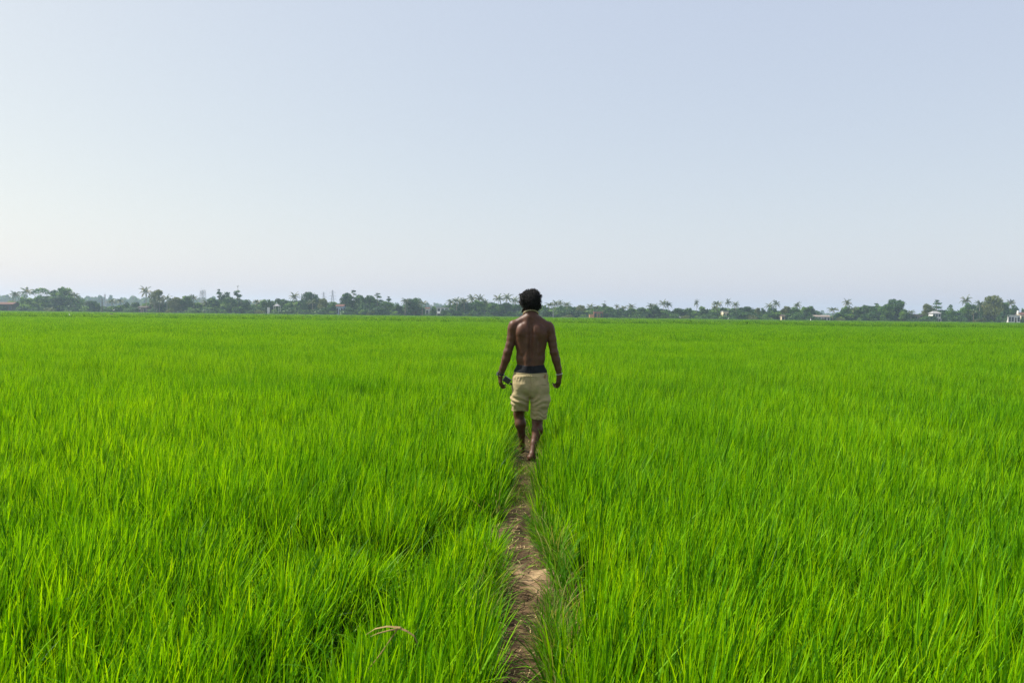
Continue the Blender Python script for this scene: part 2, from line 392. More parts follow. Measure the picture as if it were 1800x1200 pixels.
def grid_pts(y0, y1, sp, margin, jit=.48):
    ys = np.arange(y0, y1, sp); out = []
    for y in ys:
        hw = .66 * y + margin
        xs = np.arange(-hw, hw, sp) + rng.random() * sp
        out.append(np.stack([xs, np.full_like(xs, y)], 1))
    P = np.concatenate(out); return P + (rng.random(P.shape) - .5) * 2 * jit * sp
def make_rice():
    A = []
    for (y0, y1, sp, mg, i0, ni, kind) in ((.7, 13, .120, 2.5, 0, 14, 0), (13, 40, .20, 3, 14, 10, 1), (40, 130, .66, 5, 24, 8, 2), (130, FIELD_END, 2.1, 12, 32, 8, 3)):
        P = grid_pts(y0, y1, sp, mg)
        A.append(np.column_stack([P, rng.integers(i0, i0 + ni, len(P)), np.full(len(P), kind)]))
    A = np.concatenate(A); x, y = A[:, 0], A[:, 1]
    u = x - path_c(y)
    wl_ = np.interp(y, [0, 3.4, 3.9, 4.6, 5.4, 6.2, 6.9, 7.3, 9.0, 9.6], [.14, .15, .23, .24, .19, .17, .17, .21, .25, .15])
    wr_ = np.interp(y, [0, 3.5, 3.9, 4.7, 5.1, 6.2, 6.9, 7.3, 9.0, 9.6], [.20, .22, .36, .36, .19, .15, .14, .18, .22, .15])
    halfw = np.where(u > 0, wr_, wl_) + .03 * vnoise(y * 2.3, np.sign(u) * 3 + 7, seed=77)
    halfw = np.where(y > 9.5, halfw * np.clip(1.25 - (y - 9.5) * .06, .25, 1), halfw)
    keep = (np.abs(u) > halfw) | (y > 40)
    # a few holes / lodged spots
    A = A[keep]; x, y = A[:, 0], A[:, 1]; u = x - path_c(y); n = len(A)
    lodg = np.clip((vnoise(x * .9 + 5, y * .9, seed=55) - .62) * 5, 0, 1) * (A[:, 3] < 2)
    fur = np.interp(y, [2.4, 3.3, 4.2, 5.0, 5.8], [-.86, -.74, -.60, -.42, -.20])
    fr = np.exp(-((x - fur) / .14)**2) * np.clip((y - 2.2) * 1.5, 0, 1) * np.clip((5.9 - y) * 2, 0, 1)
    h = 1 - .78 * fr * (.7 + .5 * vnoise(x * 3, y * 3, seed=91)) + .13 * vnoise(x * 1.7, y * 1.3, seed=92) * (A[:, 3] < 2) + .16 * fbm(x * .35, y * .35, seed=60, octv=3) + .10 * fbm(x * .05, y * .03, seed=66, octv=3) + rng.normal(0, .085, n) - .15 * lodg
    h *= np.where((np.abs(u) < .34) & (y > 3.6), .86, 1.0) * .98
    # lean: general wind to the right, drifting in gusts
    lx = .14 + .10 * fbm(x * .25, y * .2, seed=70, octv=3) + rng.normal(0, .05, n) + .3 * lodg * np.sign(rng.random(n) - .3)
    ly = .02 + .08 * fbm(x * .3 + 9, y * .25, seed=71, octv=3) + rng.normal(0, .05, n) + .3 * lodg * rng.normal(0, 1, n)
    edge = np.exp(-((np.abs(u) - .15) / .13)**2) * (A[:, 3] < 2)
    lx = lx * (1 - .5 * edge) - np.sign(u) * edge * np.where((y > 7.0) & (y < 9), -.12, .0)
    rot = np.stack([-ly, lx, rng.random(n) * 2 * math.pi], 1)     # Euler XYZ applied z last -> lean first is wrong, fix below
    # build rotation = lean after spin
    eul = np.zeros((n, 3))
    sz = rot[:, 2]
    # tilt axis handled by composing matrices
    cz, szn = np.cos(sz), np.sin(sz); cxv, sxv = np.cos(-ly), np.sin(-ly); cyv, syv = np.cos(lx), np.sin(lx)
    # M = Rx(-ly) * Ry(lx) * Rz(spin)
    m00 = cyv * cz; m01 = -cyv * szn; m02 = syv
    m10 = sxv * syv * cz + cxv * szn; m20 = -cxv * syv * cz + sxv * szn
    m21 = cxv * syv * szn + sxv * cz; m22 = cxv * cyv
    eul[:, 1] = -np.arcsin(np.clip(m20, -1, 1)); eul[:, 0] = np.arctan2(m21, m22); eul[:, 2] = np.arctan2(m10, m00)
    sxy = rng.uniform(.9, 1.2, n)
    z = np.full(n, -.125)
    o = scatter('rice_field', rice_src, np.stack([x, y, z], 1), eul, np.stack([sxy, sxy, h], 1), A[:, 2].astype(int))
    tag(o, 'dense bright green rice plants filling the whole field to the tree line', 'rice', kind='stuff')
    print('rice clumps', n)
make_rice()

# grass and straw along the path's edges
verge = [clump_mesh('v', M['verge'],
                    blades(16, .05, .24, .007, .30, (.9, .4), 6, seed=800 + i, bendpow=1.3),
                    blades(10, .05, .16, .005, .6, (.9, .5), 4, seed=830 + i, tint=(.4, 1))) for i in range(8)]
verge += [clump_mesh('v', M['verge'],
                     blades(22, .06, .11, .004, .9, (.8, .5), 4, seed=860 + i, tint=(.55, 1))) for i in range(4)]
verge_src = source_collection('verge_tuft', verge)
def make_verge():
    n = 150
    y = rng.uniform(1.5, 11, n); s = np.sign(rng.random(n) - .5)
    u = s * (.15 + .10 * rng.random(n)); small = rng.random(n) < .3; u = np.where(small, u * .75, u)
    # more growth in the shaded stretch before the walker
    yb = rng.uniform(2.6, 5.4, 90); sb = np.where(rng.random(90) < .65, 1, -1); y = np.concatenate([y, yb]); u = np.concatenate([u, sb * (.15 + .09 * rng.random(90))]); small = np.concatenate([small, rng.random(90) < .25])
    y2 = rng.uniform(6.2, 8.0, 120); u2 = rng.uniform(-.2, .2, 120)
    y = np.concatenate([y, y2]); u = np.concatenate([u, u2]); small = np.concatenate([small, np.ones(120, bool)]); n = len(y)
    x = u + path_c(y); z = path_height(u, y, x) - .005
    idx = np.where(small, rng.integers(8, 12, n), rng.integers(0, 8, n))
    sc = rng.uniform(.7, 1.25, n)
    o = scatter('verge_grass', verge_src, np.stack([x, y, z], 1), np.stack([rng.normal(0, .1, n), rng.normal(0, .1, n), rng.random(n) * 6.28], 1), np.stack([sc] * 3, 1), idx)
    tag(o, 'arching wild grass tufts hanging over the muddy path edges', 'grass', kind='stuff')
    # straw litter lying on the mud
    mb = MB(); m = 330
    yy = rng.uniform(2.5, 9.5, m); uu = rng.normal(0, .11, m); xx = uu + path_c(yy)
    kk = ~((np.abs(yy - 4.4) < .32) & (uu > -.1)); yy, uu, xx = yy[kk], uu[kk], xx[kk]; m = len(yy)
    zz = path_height(uu, yy, xx) + .004
    for i in range(m):
        a = rng.random() * math.pi; L = rng.uniform(.02, .09); w = rng.uniform(.0008, .0022)
        d = np.array((math.cos(a), math.sin(a), rng.normal(0, .12))); sd_ = np.array((-d[1], d[0], 0)) * w
        p = np.array((xx[i], yy[i], zz[i])); c1 = p + d * L * .5 + np.array((0, 0, .004)); c2 = p + d * L + np.array((0, 0, rng.normal(0, .003))) + sd_ * 4
        mb.add([p - sd_, p + sd_, c1 + sd_, c1 - sd_, c2 + sd_, c2 - sd_], Q=[(0, 1, 2, 3), (3, 2, 4, 5)], tint=rng.random())
    o = mb.build('straw_litter', M['straw'])
    tag(o, 'scattered dry straw bits lying on the mud of the path', 'straw', kind='stuff')
make_verge()

# =================================================================== TREES
def leaves(mb_list, centers, radii, n_per, size, r, tint0, flat=.8, shell=.55):
    """leaf clumps (small bent quads) through ellipsoidal lobes; returns V,Q,tint"""
    Vs, Qs, ts, base = [], [], [], 0
    for (c, rad, t0) in zip(centers, radii, tint0):
        n = max(6, int(n_per * (np.prod(rad))**.6))
        d = r.normal(0, 1, (n, 3)); d /= np.linalg.norm(d, axis=1)[:, None]
        q = (shell + (1 - shell) * r.random(n)**.5) * (1 + .12 * r.normal(0, 1, n))
        p = c + d * q[:, None] * np.array(rad)
        nr = d * .7 + r.normal(0, .6, (n, 3)); nr /= np.linalg.norm(nr, axis=1)[:, None]
        a = np.cross(nr, r.normal(0, 1, (n, 3))); a /= np.linalg.norm(a, axis=1)[:, None]; b = np.cross(nr, a)
        s = size * (.6 + .8 * r.random(n)); asp = .45 + .4 * r.random(n)
        a *= s[:, None]; b *= (s * asp)[:, None]; bend = nr * (s * .25)[:, None]
        V = np.stack([p - a, p - b * .8 + bend * .5, p + a, p + b - bend * .3], 1)
        Vs.append(V.reshape(-1, 3)); Qs.append(np.arange(4 * n).reshape(n, 4) + base); base += 4 * n
        ts.append(np.repeat(np.clip(t0 + .18 * r.normal(0, 1, n), 0, 1), 4))
    return np.concatenate(Vs), np.concatenate(Qs), np.concatenate(ts)

def limb(mb, a, b, ra, rb, r, n=4, w=.08):
    a = np.array(a, float); b = np.array(b, float); L = np.linalg.norm(b - a)
    t = np.linspace(0, 1, n + 1)[:, None]
    P = a + (b - a) * t + r.normal(0, w * L * .4, (n + 1, 3)) * (t * (1 - t) * 4)
    mb.tube(P, np.linspace(ra, rb, n + 1), 6)

def broad_variant(seed, H=14.0, W=11.5, trunk=.10, nl=17, spread=1.15, lobe=.20, mat='leaf_a', leaf=.42):
    """returns trunk mesh, crown mesh; base at the origin"""
    r = np.random.default_rng(seed); tb = MB()
    base = trunk * H
    C, Rd, T = [], [], []
    for k in range(nl):
        f = (k + .5) / nl
        ang = k * 2.4 + r.random() * .8
        z = base + (H - base) * (.18 + .70 * f * (1 + .1 * r.normal()))
        env = math.sin(math.pi * min(1, .22 + .74 * ((z - base) / (H - base)))) ** .7
        q = W * .5 * env * (.35 + .45 * r.random()) * spread
        rr = H * lobe * (.65 + .6 * r.random()) * (.75 + .35 * env)
        rr = min(rr, H * .3)
        zz = min(z, H - rr * .72)
        C.append(np.array((q * math.cos(ang), q * math.sin(ang), zz))); Rd.append((rr, rr, rr * .72)); T.append(np.clip(.42 + .34 * r.normal(), 0, 1))
    # small outlying tufts break the outline
    for k in range(nl * 2):
        c0 = C[r.integers(nl)]; d = r.normal(0, 1, 3); d[2] = abs(d[2]) * .8; d /= np.linalg.norm(d)
        rr = H * lobe * .38 * (.6 + .7 * r.random()); C.append(c0 + d * H * lobe * .85 * np.array((1, 1, .75))); Rd.append((rr, rr, rr * .7)); T.append(np.clip(.55 + .25 * r.normal(), 0, 1))
    V, Q, t = leaves(None, C, Rd, 44, leaf, r, T)
    V[:, 2] = np.minimum(V[:, 2], H * 1.03)
    P = np.array([(0, 0, -.3), (.1 * r.normal(), .1 * r.normal(), base * .5), (.2 * r.normal(), 0, base)])
    tb.tube(P, [H * .026, H * .021, H * .017], 8)
    for k in range(0, nl, 2): limb(tb, P[-1], C[k] - np.array((0, 0, Rd[k][2] * .3)), H * .011, H * .003, r)
    for k in range(1, nl, 3): limb(tb, P[1], C[k], H * .009, H * .003, r)
    return tb.mesh('trunk', M['bark'], True), mesh_np('crown', V, [Q], M[mat], False, {'tint': t})

def tiered_variant(seed, H=15.0, W=8.0, mat='leaf_b'):
    r = np.random.default_rng(seed); tb = MB()
    tb.tube([(0, 0, -.3), (.15, 0, H * .4), (-.1, .1, H * .75), (0, 0, H * .98)], [H * .02, H * .016, H * .01, H * .004], 7)
    C, Rd, T = [], [], []
    nt = 7
    for i in range(nt):
        z = H * (.22 + .76 * i / (nt - 1)); q = W * .5 * (1 - .75 * (i / (nt - 1))**1.3) * (.75 + .5 * r.random())
        nb = int(r.integers(2, 5)) if i < nt - 1 else 2
        for k in range(nb):
            a = k * 2 * math.pi / nb + r.random() * 1.2; qq = q * (.6 + .5 * r.random())
            e = np.array((qq * math.cos(a), qq * math.sin(a), z + .8 * r.normal() + .05 * qq))
            limb(tb, (0, 0, z - .4), e, H * .006, H * .002, r, 3)
            C.append(e); Rd.append((qq * .5 + .5, qq * .5 + .5, .55)); T.append(np.clip(.5 + .2 * r.normal(), 0, 1))
            C.append(e * np.array((.55, .55, 1))); Rd.append((qq * .4 + .4, qq * .4 + .4, .4)); T.append(.4)
    V, Q, t = leaves(None, C, Rd, 34, .40, r, T, shell=.2)
    V[:, 2] = np.minimum(V[:, 2], H)
    return tb.mesh('trunk', M['bark'], True), mesh_np('crown', V, [Q], M[mat], False, {'tint': t})

def umbrella_variant(seed, H=15.0, W=11.5):
    r = np.random.default_rng(seed); tb = MB()
    base = np.array((0, 0, H * .48)); tb.tube([(0, 0, -.3), (.2, 0, H * .25), base], [.42, .34, .28], 8)
    C, Rd, T = [], [], []
    for k in range(26):
        a = k * 2.4; q = W * .5 * math.sqrt((k + .5) / 26); z = H * .93 - (q / (W * .5))**2 * H * .20
        c = np.array((q * math.cos(a), q * math.sin(a), z)); C.append(c); Rd.append((1.5, 1.5, .55)); T.append(np.clip(.4 + .2 * r.normal(), 0, 1))
        if k % 2: limb(tb, base, c - np.array((0, 0, .4)), .15, .04, r, 5, .05)
    V, Q, t = leaves(None, C, Rd, 30, .34, r, T, shell=.3)
    V[:, 2] = np.minimum(V[:, 2], H)
    return tb.mesh('trunk', M['bark'], True), mesh_np('crown', V, [Q], M['leaf_a'], False, {'tint': t})

def conical_variant(seed, H=11.0, W=10.0):
    r = np.random.default_rng(seed); tb = MB()
    tb.tube([(0, 0, -.3), (0, 0, H * .9)], [.25, .05], 7)
    C, Rd, T = [], [], []
    for k in range(46):
        f = (k + .5) / 46; z = H * (.06 + .86 * f); q = W * .5 * (1 - f)**.75 * (.35 + .6 * r.random()); a = k * 2.4
        rr = 1.3 * (1.1 - .7 * f); C.append(np.array((q * math.cos(a), q * math.sin(a), z))); Rd.append((rr, rr, rr * .8)); T.append(np.clip(.5 + .2 * r.normal(), 0, 1))
    V, Q, t = leaves(None, C, Rd, 30, .36, r, T)
    V[:, 2] = np.clip(V[:, 2], .05, H)
    return tb.mesh('trunk', M['bark'], True), mesh_np('crown', V, [Q], M['leaf_a'], False, {'tint': t})

def palm_variant(seed, H=13.0, nf=17, FL=5.2, dry=.2):
    r = np.random.default_rng(seed); tb = MB()
    bx, by = r.normal(0, .5), r.normal(0, .4); ct = H - FL * .30
    P = np.array([(0, 0, -.3), (bx * .2, by * .2, ct * .3), (bx * .6, by * .6, ct * .65), (bx, by, ct)])
    tb.tube(P, [.26, .19, .16, .15], 8)
    Vs, Qs, ts, n = [], [], [], 0
    for k in range(nf):
        a = k * 2.4 + r.random() * .5; f = k / nf           # 0 = top, 1 = lowest, oldest
        e0 = 1.40 - 1.45 * f + .15 * r.normal()             # start elevation
        L = FL * (.75 + .3 * r.random()) * (1 - .15 * abs(f - .5)); S = 8
        p = np.array((bx, by, ct)); pts = [p]; el = e0
        tnt = np.clip(.35 + .15 * r.normal() + (.55 * (r.random() < dry + .5 * (f > .85))), 0, 1)
        for i in range(S):
            el -= (.11 + .16 * i / S) * (1.15 if f > .3 else .85)
            p = p + L / S * np.array((math.cos(el) * math.cos(a), math.cos(el) * math.sin(a), math.sin(el))); pts.append(p)
        pts = np.array(pts); side = np.array((-math.sin(a), math.cos(a), 0.0))
        # rachis strip + drooping leaflets in pairs
        for s_ in (-1, 1):
            for i in range(1, S + 1):
                for h in (0, .5):
                    if i == S and h: continue
                    q = pts[i] + (pts[min(i + 1, S)] - pts[i]) * h
                    g = (i + h) / S; ll = FL * .17 * math.sin(math.pi * min(.97, .15 + .8 * g))**.6
                    fw = (pts[i] - pts[i - 1]); fw /= np.linalg.norm(fw)
                    dd = side * s_ * (.75) + fw * .45 + np.array((0, 0, -.50 - .35 * r.random())); dd /= np.linalg.norm(dd)
                    w = fw * .14
                    Vs.append(np.array([q - w, q + w, q + dd * ll + w * .4, q + dd * ll - w * .4])); Qs.append(np.array([[0, 1, 2, 3]]) + n); n += 4; ts.append(np.full(4, np.clip(tnt + .06 * r.normal(), 0, 1)))
        w = side * .06
        for i in range(S):
            Vs.append(np.array([pts[i] - w, pts[i] + w, pts[i + 1] + w, pts[i + 1] - w])); Qs.append(np.array([[0, 1, 2, 3]]) + n); n += 4; ts.append(np.full(4, .8))
    return tb.mesh('trunk', M['palm_bark'], True), mesh_np('crown', np.concatenate(Vs), [np.concatenate(Qs)], M['frond'], False, {'tint': np.concatenate(ts)})

def bush_variant(seed, mat='leaf_a'):
    r = np.random.default_rng(seed); tb = MB(); C, Rd, T = [], [], []
    for k in range(9):
        a = r.random() * 6.28; q = 2.6 * math.sqrt(r.random()); rr = 1.1 + .6 * r.random()
        z = .7 + (2.6 - q * .6) * r.random(); C.append(np.array((q * math.cos(a), q * math.sin(a) * .7, z))); Rd.append((rr, rr, rr * .8)); T.append(np.clip(.5 + .2 * r.normal(), 0, 1))
        limb(tb, (0, 0, -.2), C[-1], .07, .03, r, 3)
    V, Q, t = leaves(None, C, Rd, 40, .30, r, T)
    V[:, 2] = np.clip(V[:, 2], .02, 4)
    return tb.mesh('stem', M['bark'], True), mesh_np('foliage', V, [Q], M[mat], False, {'tint': t})

VAR = {
    'round': [broad_variant(1000 + i, mat=('leaf_a', 'leaf_b', 'leaf_a', 'leaf_b', 'leaf_c')[i % 5]) for i in range(7)],
    'tall': [broad_variant(1100 + i, H=16, W=8.5, trunk=.14, nl=17, lobe=.16, mat=('leaf_b', 'leaf_a', 'leaf_c')[i % 3]) for i in range(5)],
    'low': [broad_variant(1200 + i, H=9, W=11, trunk=.04, nl=15, lobe=.24, mat=('leaf_b', 'leaf_a')[i % 2]) for i in range(5)],
    'tier': [tiered_variant(1300 + i) for i in range(4)],
    'umb': [umbrella_variant(1400)], 'cone': [conical_variant(1500)],
    'palm': [palm_variant(1600 + i, dry=.12 + .1 * (i % 3)) for i in range(7)],
    'bush': [bush_variant(1700 + i, ('leaf_a', 'leaf_b', 'leaf_c')[i % 3]) for i in range(5)],
}
NOM = {'round': (14, 13), 'tall': (16, 10.5), 'low': (9, 13), 'tier': (15, 8.5), 'umb': (15, 12.5), 'cone': (11, 10.5), 'palm': (13, 7.0), 'bush': (3.7, 7)}
NAME = {'round': 'broadleaf_tree', 'tall': 'broadleaf_tree', 'low': 'broadleaf_tree', 'tier': 'tiered_tree', 'umb': 'rain_tree', 'cone': 'bushy_tree', 'palm': 'coconut_palm', 'bush': 'shrub'}
CAT = {'palm': 'palm tree', 'bush': 'shrub'}
_cnt = {}
def tree(px, top, kind, wpx, D, label, group=None):
    p = at(px, 546, D); pt = at(px, top, D); Ht = pt[2] + .12
    sH, sW = NOM[kind]; k = _cnt.get(kind, 0); _cnt[kind] = k + 1
    tm, cm = VAR[kind][k % len(VAR[kind])]
    o = empty(NAME[kind], (pt[0], D, -.12))
    sz = Ht / sH; sx = wpx / FPX * D / sW
    o.scale = (sx, sx, sz); o.rotation_euler = (0, 0, rng.random() * 6.28)
    a, b = ('stem', 'foliage') if kind == 'bush' else ('trunk', 'crown')
    link(a, tm, o); link(b, cm, o)
    tag(o, label, CAT.get(kind, 'tree'), group or ('coconut palms in the far tree line' if kind == 'palm' else 'low shrubs at the far field edge' if kind == 'bush' else 'broad trees in the far tree line'))
    return o

# px, top y, kind, width px, distance, label
TREES = [
 (8, 533, 'low', 22, 520, 'low dark tree behind the red-roofed shed at the far left'),
 (26, 515, 'palm', 20, 492, 'leftmost coconut palm of the tree line, beside the red-roofed shed'),
 (45, 509, 'palm', 24, 500, 'green coconut palm just left of the umbrella-shaped rain tree'),
 (46, 523, 'low', 32, 488, 'rounded dark tree under the two leftmost coconut palms'),
 (73, 504, 'umb', 34, 505, 'flat umbrella-shaped rain tree with open limbs, near the left edge'),
 (74, 520, 'round', 34, 490, 'dark bushy tree standing under the umbrella-shaped rain tree'),
 (97, 507, 'tall', 20, 500, 'narrow tall tree just right of the umbrella-shaped rain tree'),
 (113, 504, 'tall', 27, 498, 'tallest leafy tree of the leftmost grove, with a broad lit top'),
 (104, 518, 'round', 32, 486, 'dark dense tree in front of the tallest tree of the leftmost grove'),
 (123, 519, 'round', 22, 487, 'dark tree at the right foot of the tallest tree in the leftmost grove'),
 (132, 517, 'palm', 15, 493, 'coconut palm rising from the right end of the leftmost grove'),
 (140, 529, 'low', 24, 484, 'low round tree right of the leftmost grove'),
 (160, 528, 'round', 26, 484, 'round tree with a visible trunk left of the bare utility pole'),
 (172, 532, 'low', 12, 484, 'small tree immediately left of the bare utility pole'),
 (197, 528, 'palm', 18, 490, 'first small palm right of the bare utility pole'),
 (213, 527, 'palm', 16, 492, 'second small palm right of the bare utility pole'),
 (222, 531, 'low', 14, 492, 'small tree just right of the two short palms by the pole'),
 (236, 531, 'low', 24, 486, 'low dark rounded tree left of the brown hut'),
 (258, 509, 'palm', 20, 490, 'tall coconut palm directly behind the brown hut'),
 (276, 509, 'tall', 25, 498, 'tall pale green tree right of the palm behind the brown hut'),
 (271, 527, 'palm', 14, 486, 'short palm with tan fronds in front of the tall pale green tree'),
 (281, 530, 'palm', 14, 486, 'short palm at the right foot of the tall pale green tree'),
 (294, 521, 'palm', 16, 490, 'dark coconut palm between the pale green tree and the low dark grove'),
 (309, 522, 'round', 24, 490, 'dark round tree on the left of the small grove left of the lattice tower'),
 (327, 518, 'round', 24, 492, 'highest round tree of the small grove left of the lattice tower'),
 (341, 521, 'palm', 15, 494, 'coconut palm on the right end of the small grove left of the tower'),
 (351, 532, 'low', 20, 488, 'low tree below the faint lattice tower'),
 (362, 530, 'palm', 16, 486, 'small palm with brownish fronds below the faint lattice tower'),
 (375, 523, 'round', 28, 488, 'round tree on the left flank of the tallest grove'),
 (385, 508, 'tier', 22, 500, 'tall layered tree in the left half of the tallest grove'),
 (397, 513, 'tall', 22, 500, 'slim tree between the two layered trees of the tallest grove'),
 (418, 503, 'tier', 24, 496, 'highest layered tree of the whole line with an open top'),
 (404, 522, 'round', 30, 486, 'broad dark tree at the foot of the highest layered tree'),
 (431, 526, 'round', 25, 488, 'rounded tree on the right flank of the tallest grove'),
 (452, 528, 'palm', 14, 492, 'small palm left of the white sheet in the tree line'),
 (463, 525, 'tall', 15, 490, 'upright tree left of the white sheet in the tree line'),
 (475, 526, 'round', 17, 492, 'round tree just above the white sheet'),
 (496, 525, 'low', 34, 498, 'wide low tree behind the grey-roofed pavilion'),
 (516, 518, 'palm', 18, 488, 'coconut palm rising right of the grey-roofed pavilion'),
 (508, 532, 'low', 24, 484, 'low dark tree at the foot of the palm by the grey-roofed pavilion'),
 (531, 526, 'low', 22, 488, 'low tree between the pavilion palm and the big domed tree'),
 (545, 512, 'round', 30, 498, 'big domed tree in the middle of the left half of the tree line'),
 (550, 529, 'palm', 19, 484, 'short palm with a visible trunk in front of the big domed tree'),
 (568, 524, 'round', 20, 492, 'tree directly under the left electricity pylon'),
 (585, 529, 'round', 22, 488, 'round tree directly under the right electricity pylon'),
 (609, 512, 'tall', 24, 492, 'tall tree with a pale trunk just right of the blue-walled house'),
 (621, 510, 'tier', 16, 500, 'slim layered tree sticking out above its neighbours right of the blue-walled house'),
 (634, 518, 'round', 30, 494, 'brownish green domed tree right of the slim layered tree'),
 (651, 519, 'round', 26, 498, 'second domed tree, left of the layered tree with flat shelves'),
 (642, 532, 'low', 30, 485, 'low dark tree below the two domed trees'),
 (664, 515, 'tier', 22, 490, 'layered tree leaning among domed trees, left of the shelf-like one'),
 (683, 521, 'tier', 22, 494, 'tree with flat shelf-like layers of leaves'),
 (680, 530, 'low', 34, 486, 'low tree at the foot of the tree with flat shelf-like layers'),
 (700, 535, 'low', 20, 488, 'low tree between the shelf-like tree and the isolated round grove'),
 (712, 527, 'palm', 18, 485, 'palm at the left side of the isolated round grove'),
 (728, 523, 'round', 34, 492, 'large isolated round tree left of the white house'),
 (742, 530, 'palm', 16, 486, 'drooping palm at the right side of the large isolated round tree'),
 (763, 538, 'low', 14, 486, 'small tree between the white shed and the white two-storey house'),
 (778, 544, 'low', 10, 474, 'little tree in front of the white two-storey house'),
 (792, 529, 'palm', 17, 490, 'palm immediately right of the white two-storey house'),
 (802, 526, 'palm', 20, 486, 'palm with a pale bare trunk right of the white two-storey house'),
 (817, 526, 'palm', 18, 492, 'third palm right of the white two-storey house'),
 (832, 522, 'palm', 18, 496, 'left of the two highest palms in the cluster left of the walking man'),
 (843, 522, 'palm', 18, 498, 'right of the two highest palms in the cluster left of the walking man'),
 (852, 529, 'palm', 16, 490, 'rightmost lower palm in the cluster left of the walking man'),
 (812, 529, 'low', 34, 496, 'dark low tree filling in under the palms right of the white house'),
 (840, 528, 'low', 36, 490, 'dark low tree under the two highest palms left of the walking man'),
 (868, 533, 'round', 24, 484, 'round bushy tree left of the three palms beside the man\'s head'),
 (888, 531, 'round', 26, 486, 'round bushy tree under the three palms beside the man\'s head'),
 (877, 521, 'palm', 19, 496, 'left palm of the three beside the walking man\'s head'),
 (890, 520, 'palm', 19, 500, 'tallest middle palm of the three beside the walking man\'s head'),
 (904, 525, 'palm', 20, 492, 'right palm of the three beside the walking man\'s head'),
 (908, 535, 'low', 22, 486, 'low tree half hidden by the man\'s left shoulder'),
 (955, 536, 'low', 18, 488, 'low tree just right of the man\'s neck'),
 (965, 533, 'palm', 17, 490, 'first palm right of the man\'s head'),
 (976, 531, 'palm', 18, 492, 'second palm right of the man\'s head, beside the thin lamp pole'),
 (985, 531, 'palm', 10, 520, 'small faint palm behind the lamp pole cluster'),
 (985, 537, 'low', 20, 484, 'dark low tree right of the thin lamp pole'),
 (997, 533, 'palm', 19, 492, 'palm with spreading crown between the lamp pole and the orange hut'),
 (1021, 536, 'round', 20, 492, 'round tree midway between the lamp pole and the orange hut'),
 (1011, 540, 'low', 14, 494, 'small tree left of the round tree near the orange hut'),
 (1039, 536, 'palm', 14, 496, 'small palm behind the orange hut'),
 (1049, 539, 'palm', 12, 496, 'smaller palm behind the right end of the orange hut'),
 (1063, 529, 'tier', 22, 490, 'tall layered tree right of the orange hut'),
 (1072, 538, 'round', 22, 486, 'round tree leaning against the tall layered tree by the orange hut'),
 (1084, 537, 'palm', 10, 496, 'small palm peeking above the trees right of the orange hut'),
 (1091, 541, 'round', 18, 488, 'round tree right of the small peeking palm'),
 (1098, 539, 'palm', 13, 490, 'small palm left of the flat bushy tree in the middle right'),
 (1109, 537, 'palm', 17, 490, 'mid-size palm between the orange hut and the pair of tall palms'),
 (1110, 541, 'low', 22, 484, 'low tree under the mid-size palm right of the orange hut'),
 (1127, 540, 'round', 22, 486, 'tree with a pale visible trunk left of the leafy palm pair'),
 (1144, 536, 'palm', 15, 492, 'left palm of the leafy pair left of the tall palm pair'),
 (1152, 536, 'palm', 15, 494, 'right palm of the leafy pair left of the tall palm pair'),
 (1151, 538, 'low', 30, 486, 'broad tree under the leafy palm pair'),
 (1167, 530, 'palm', 15, 492, 'left and taller palm of the tall pair in the right half'),
 (1175, 533, 'palm', 14, 490, 'right palm of the tall pair in the right half'),
 (1193, 541, 'round', 26, 490, 'round tree right of the tall palm pair'),
 (1210, 541, 'low', 20, 488, 'low round tree left of the slim lone palm'),
 (1225, 530, 'palm', 9, 500, 'slim lone palm with a thin bare trunk and small head'),
 (1234, 538, 'tall', 14, 490, 'dark tree right of the slim lone palm'),
 (1246, 543, 'low', 14, 490, 'small tree between the slim lone palm and the cream house'),
 (1262, 531, 'palm', 18, 492, 'palm left of the small cream house'),
 (1256, 538, 'palm', 14, 488, 'lower palm in the clump left of the small cream house'),
 (1272, 540, 'round', 18, 494, 'tree directly behind the small cream house'),
 (1280, 529, 'palm', 10, 500, 'slim tall palm rising behind the small cream house'),
 (1294, 533, 'palm', 14, 492, 'palm right of the small cream house'),
 (1311, 538, 'round', 26, 490, 'domed tree right of the small cream house'),
 (1332, 541, 'tall', 13, 490, 'left of two small upright trees right of the domed tree'),
 (1341, 541, 'tall', 10, 492, 'right of two small upright trees right of the domed tree'),
 (1353, 535, 'palm', 16, 492, 'palm left of the tall palm by the small white hut'),
 (1365, 531, 'palm', 14, 492, 'tall palm left of the small white hut'),
 (1358, 540, 'low', 26, 486, 'low tree under the tall palm by the small white hut'),
 (1382, 538, 'round', 17, 492, 'tree right behind the small white hut'),
 (1402, 534, 'palm', 14, 494, 'palm between the small white hut and the two-lobed tree'),
 (1396, 540, 'low', 26, 490, 'low tree right of the small white hut'),
 (1414, 538, 'tall', 15, 488, 'left lobe-shaped tree left of the long low white building'),
 (1425, 536, 'tall', 17, 490, 'tree with a clean trunk just left of the long low white building'),
 (1464, 542, 'palm', 18, 484, 'bushy short palm right of the long low white building'),
 (1474, 551, 'low', 14, 482, 'low tree at the right foot of the bushy short palm'),
 (1490, 530, 'palm', 15, 490, 'tall palm at the left end of the long right-hand grove'),
 (1487, 538, 'low', 22, 484, 'low tree under the tall palm at the left end of the right-hand grove'),
 (1500, 541, 'palm', 18, 482, 'tan-fronded palm in the left end of the right-hand grove'),
 (1509, 538, 'round', 20, 490, 'round tree in the left part of the right-hand grove'),
 (1523, 536, 'round', 24, 488, 'second round tree in the right-hand grove'),
 (1541, 533, 'tier', 24, 492, 'layered tree in the middle of the right-hand grove'),
 (1535, 547, 'low', 30, 480, 'low dark tree in front of the middle of the right-hand grove'),
 (1560, 534, 'round', 26, 486, 'dark tree left of the highest tree of the right-hand grove'),
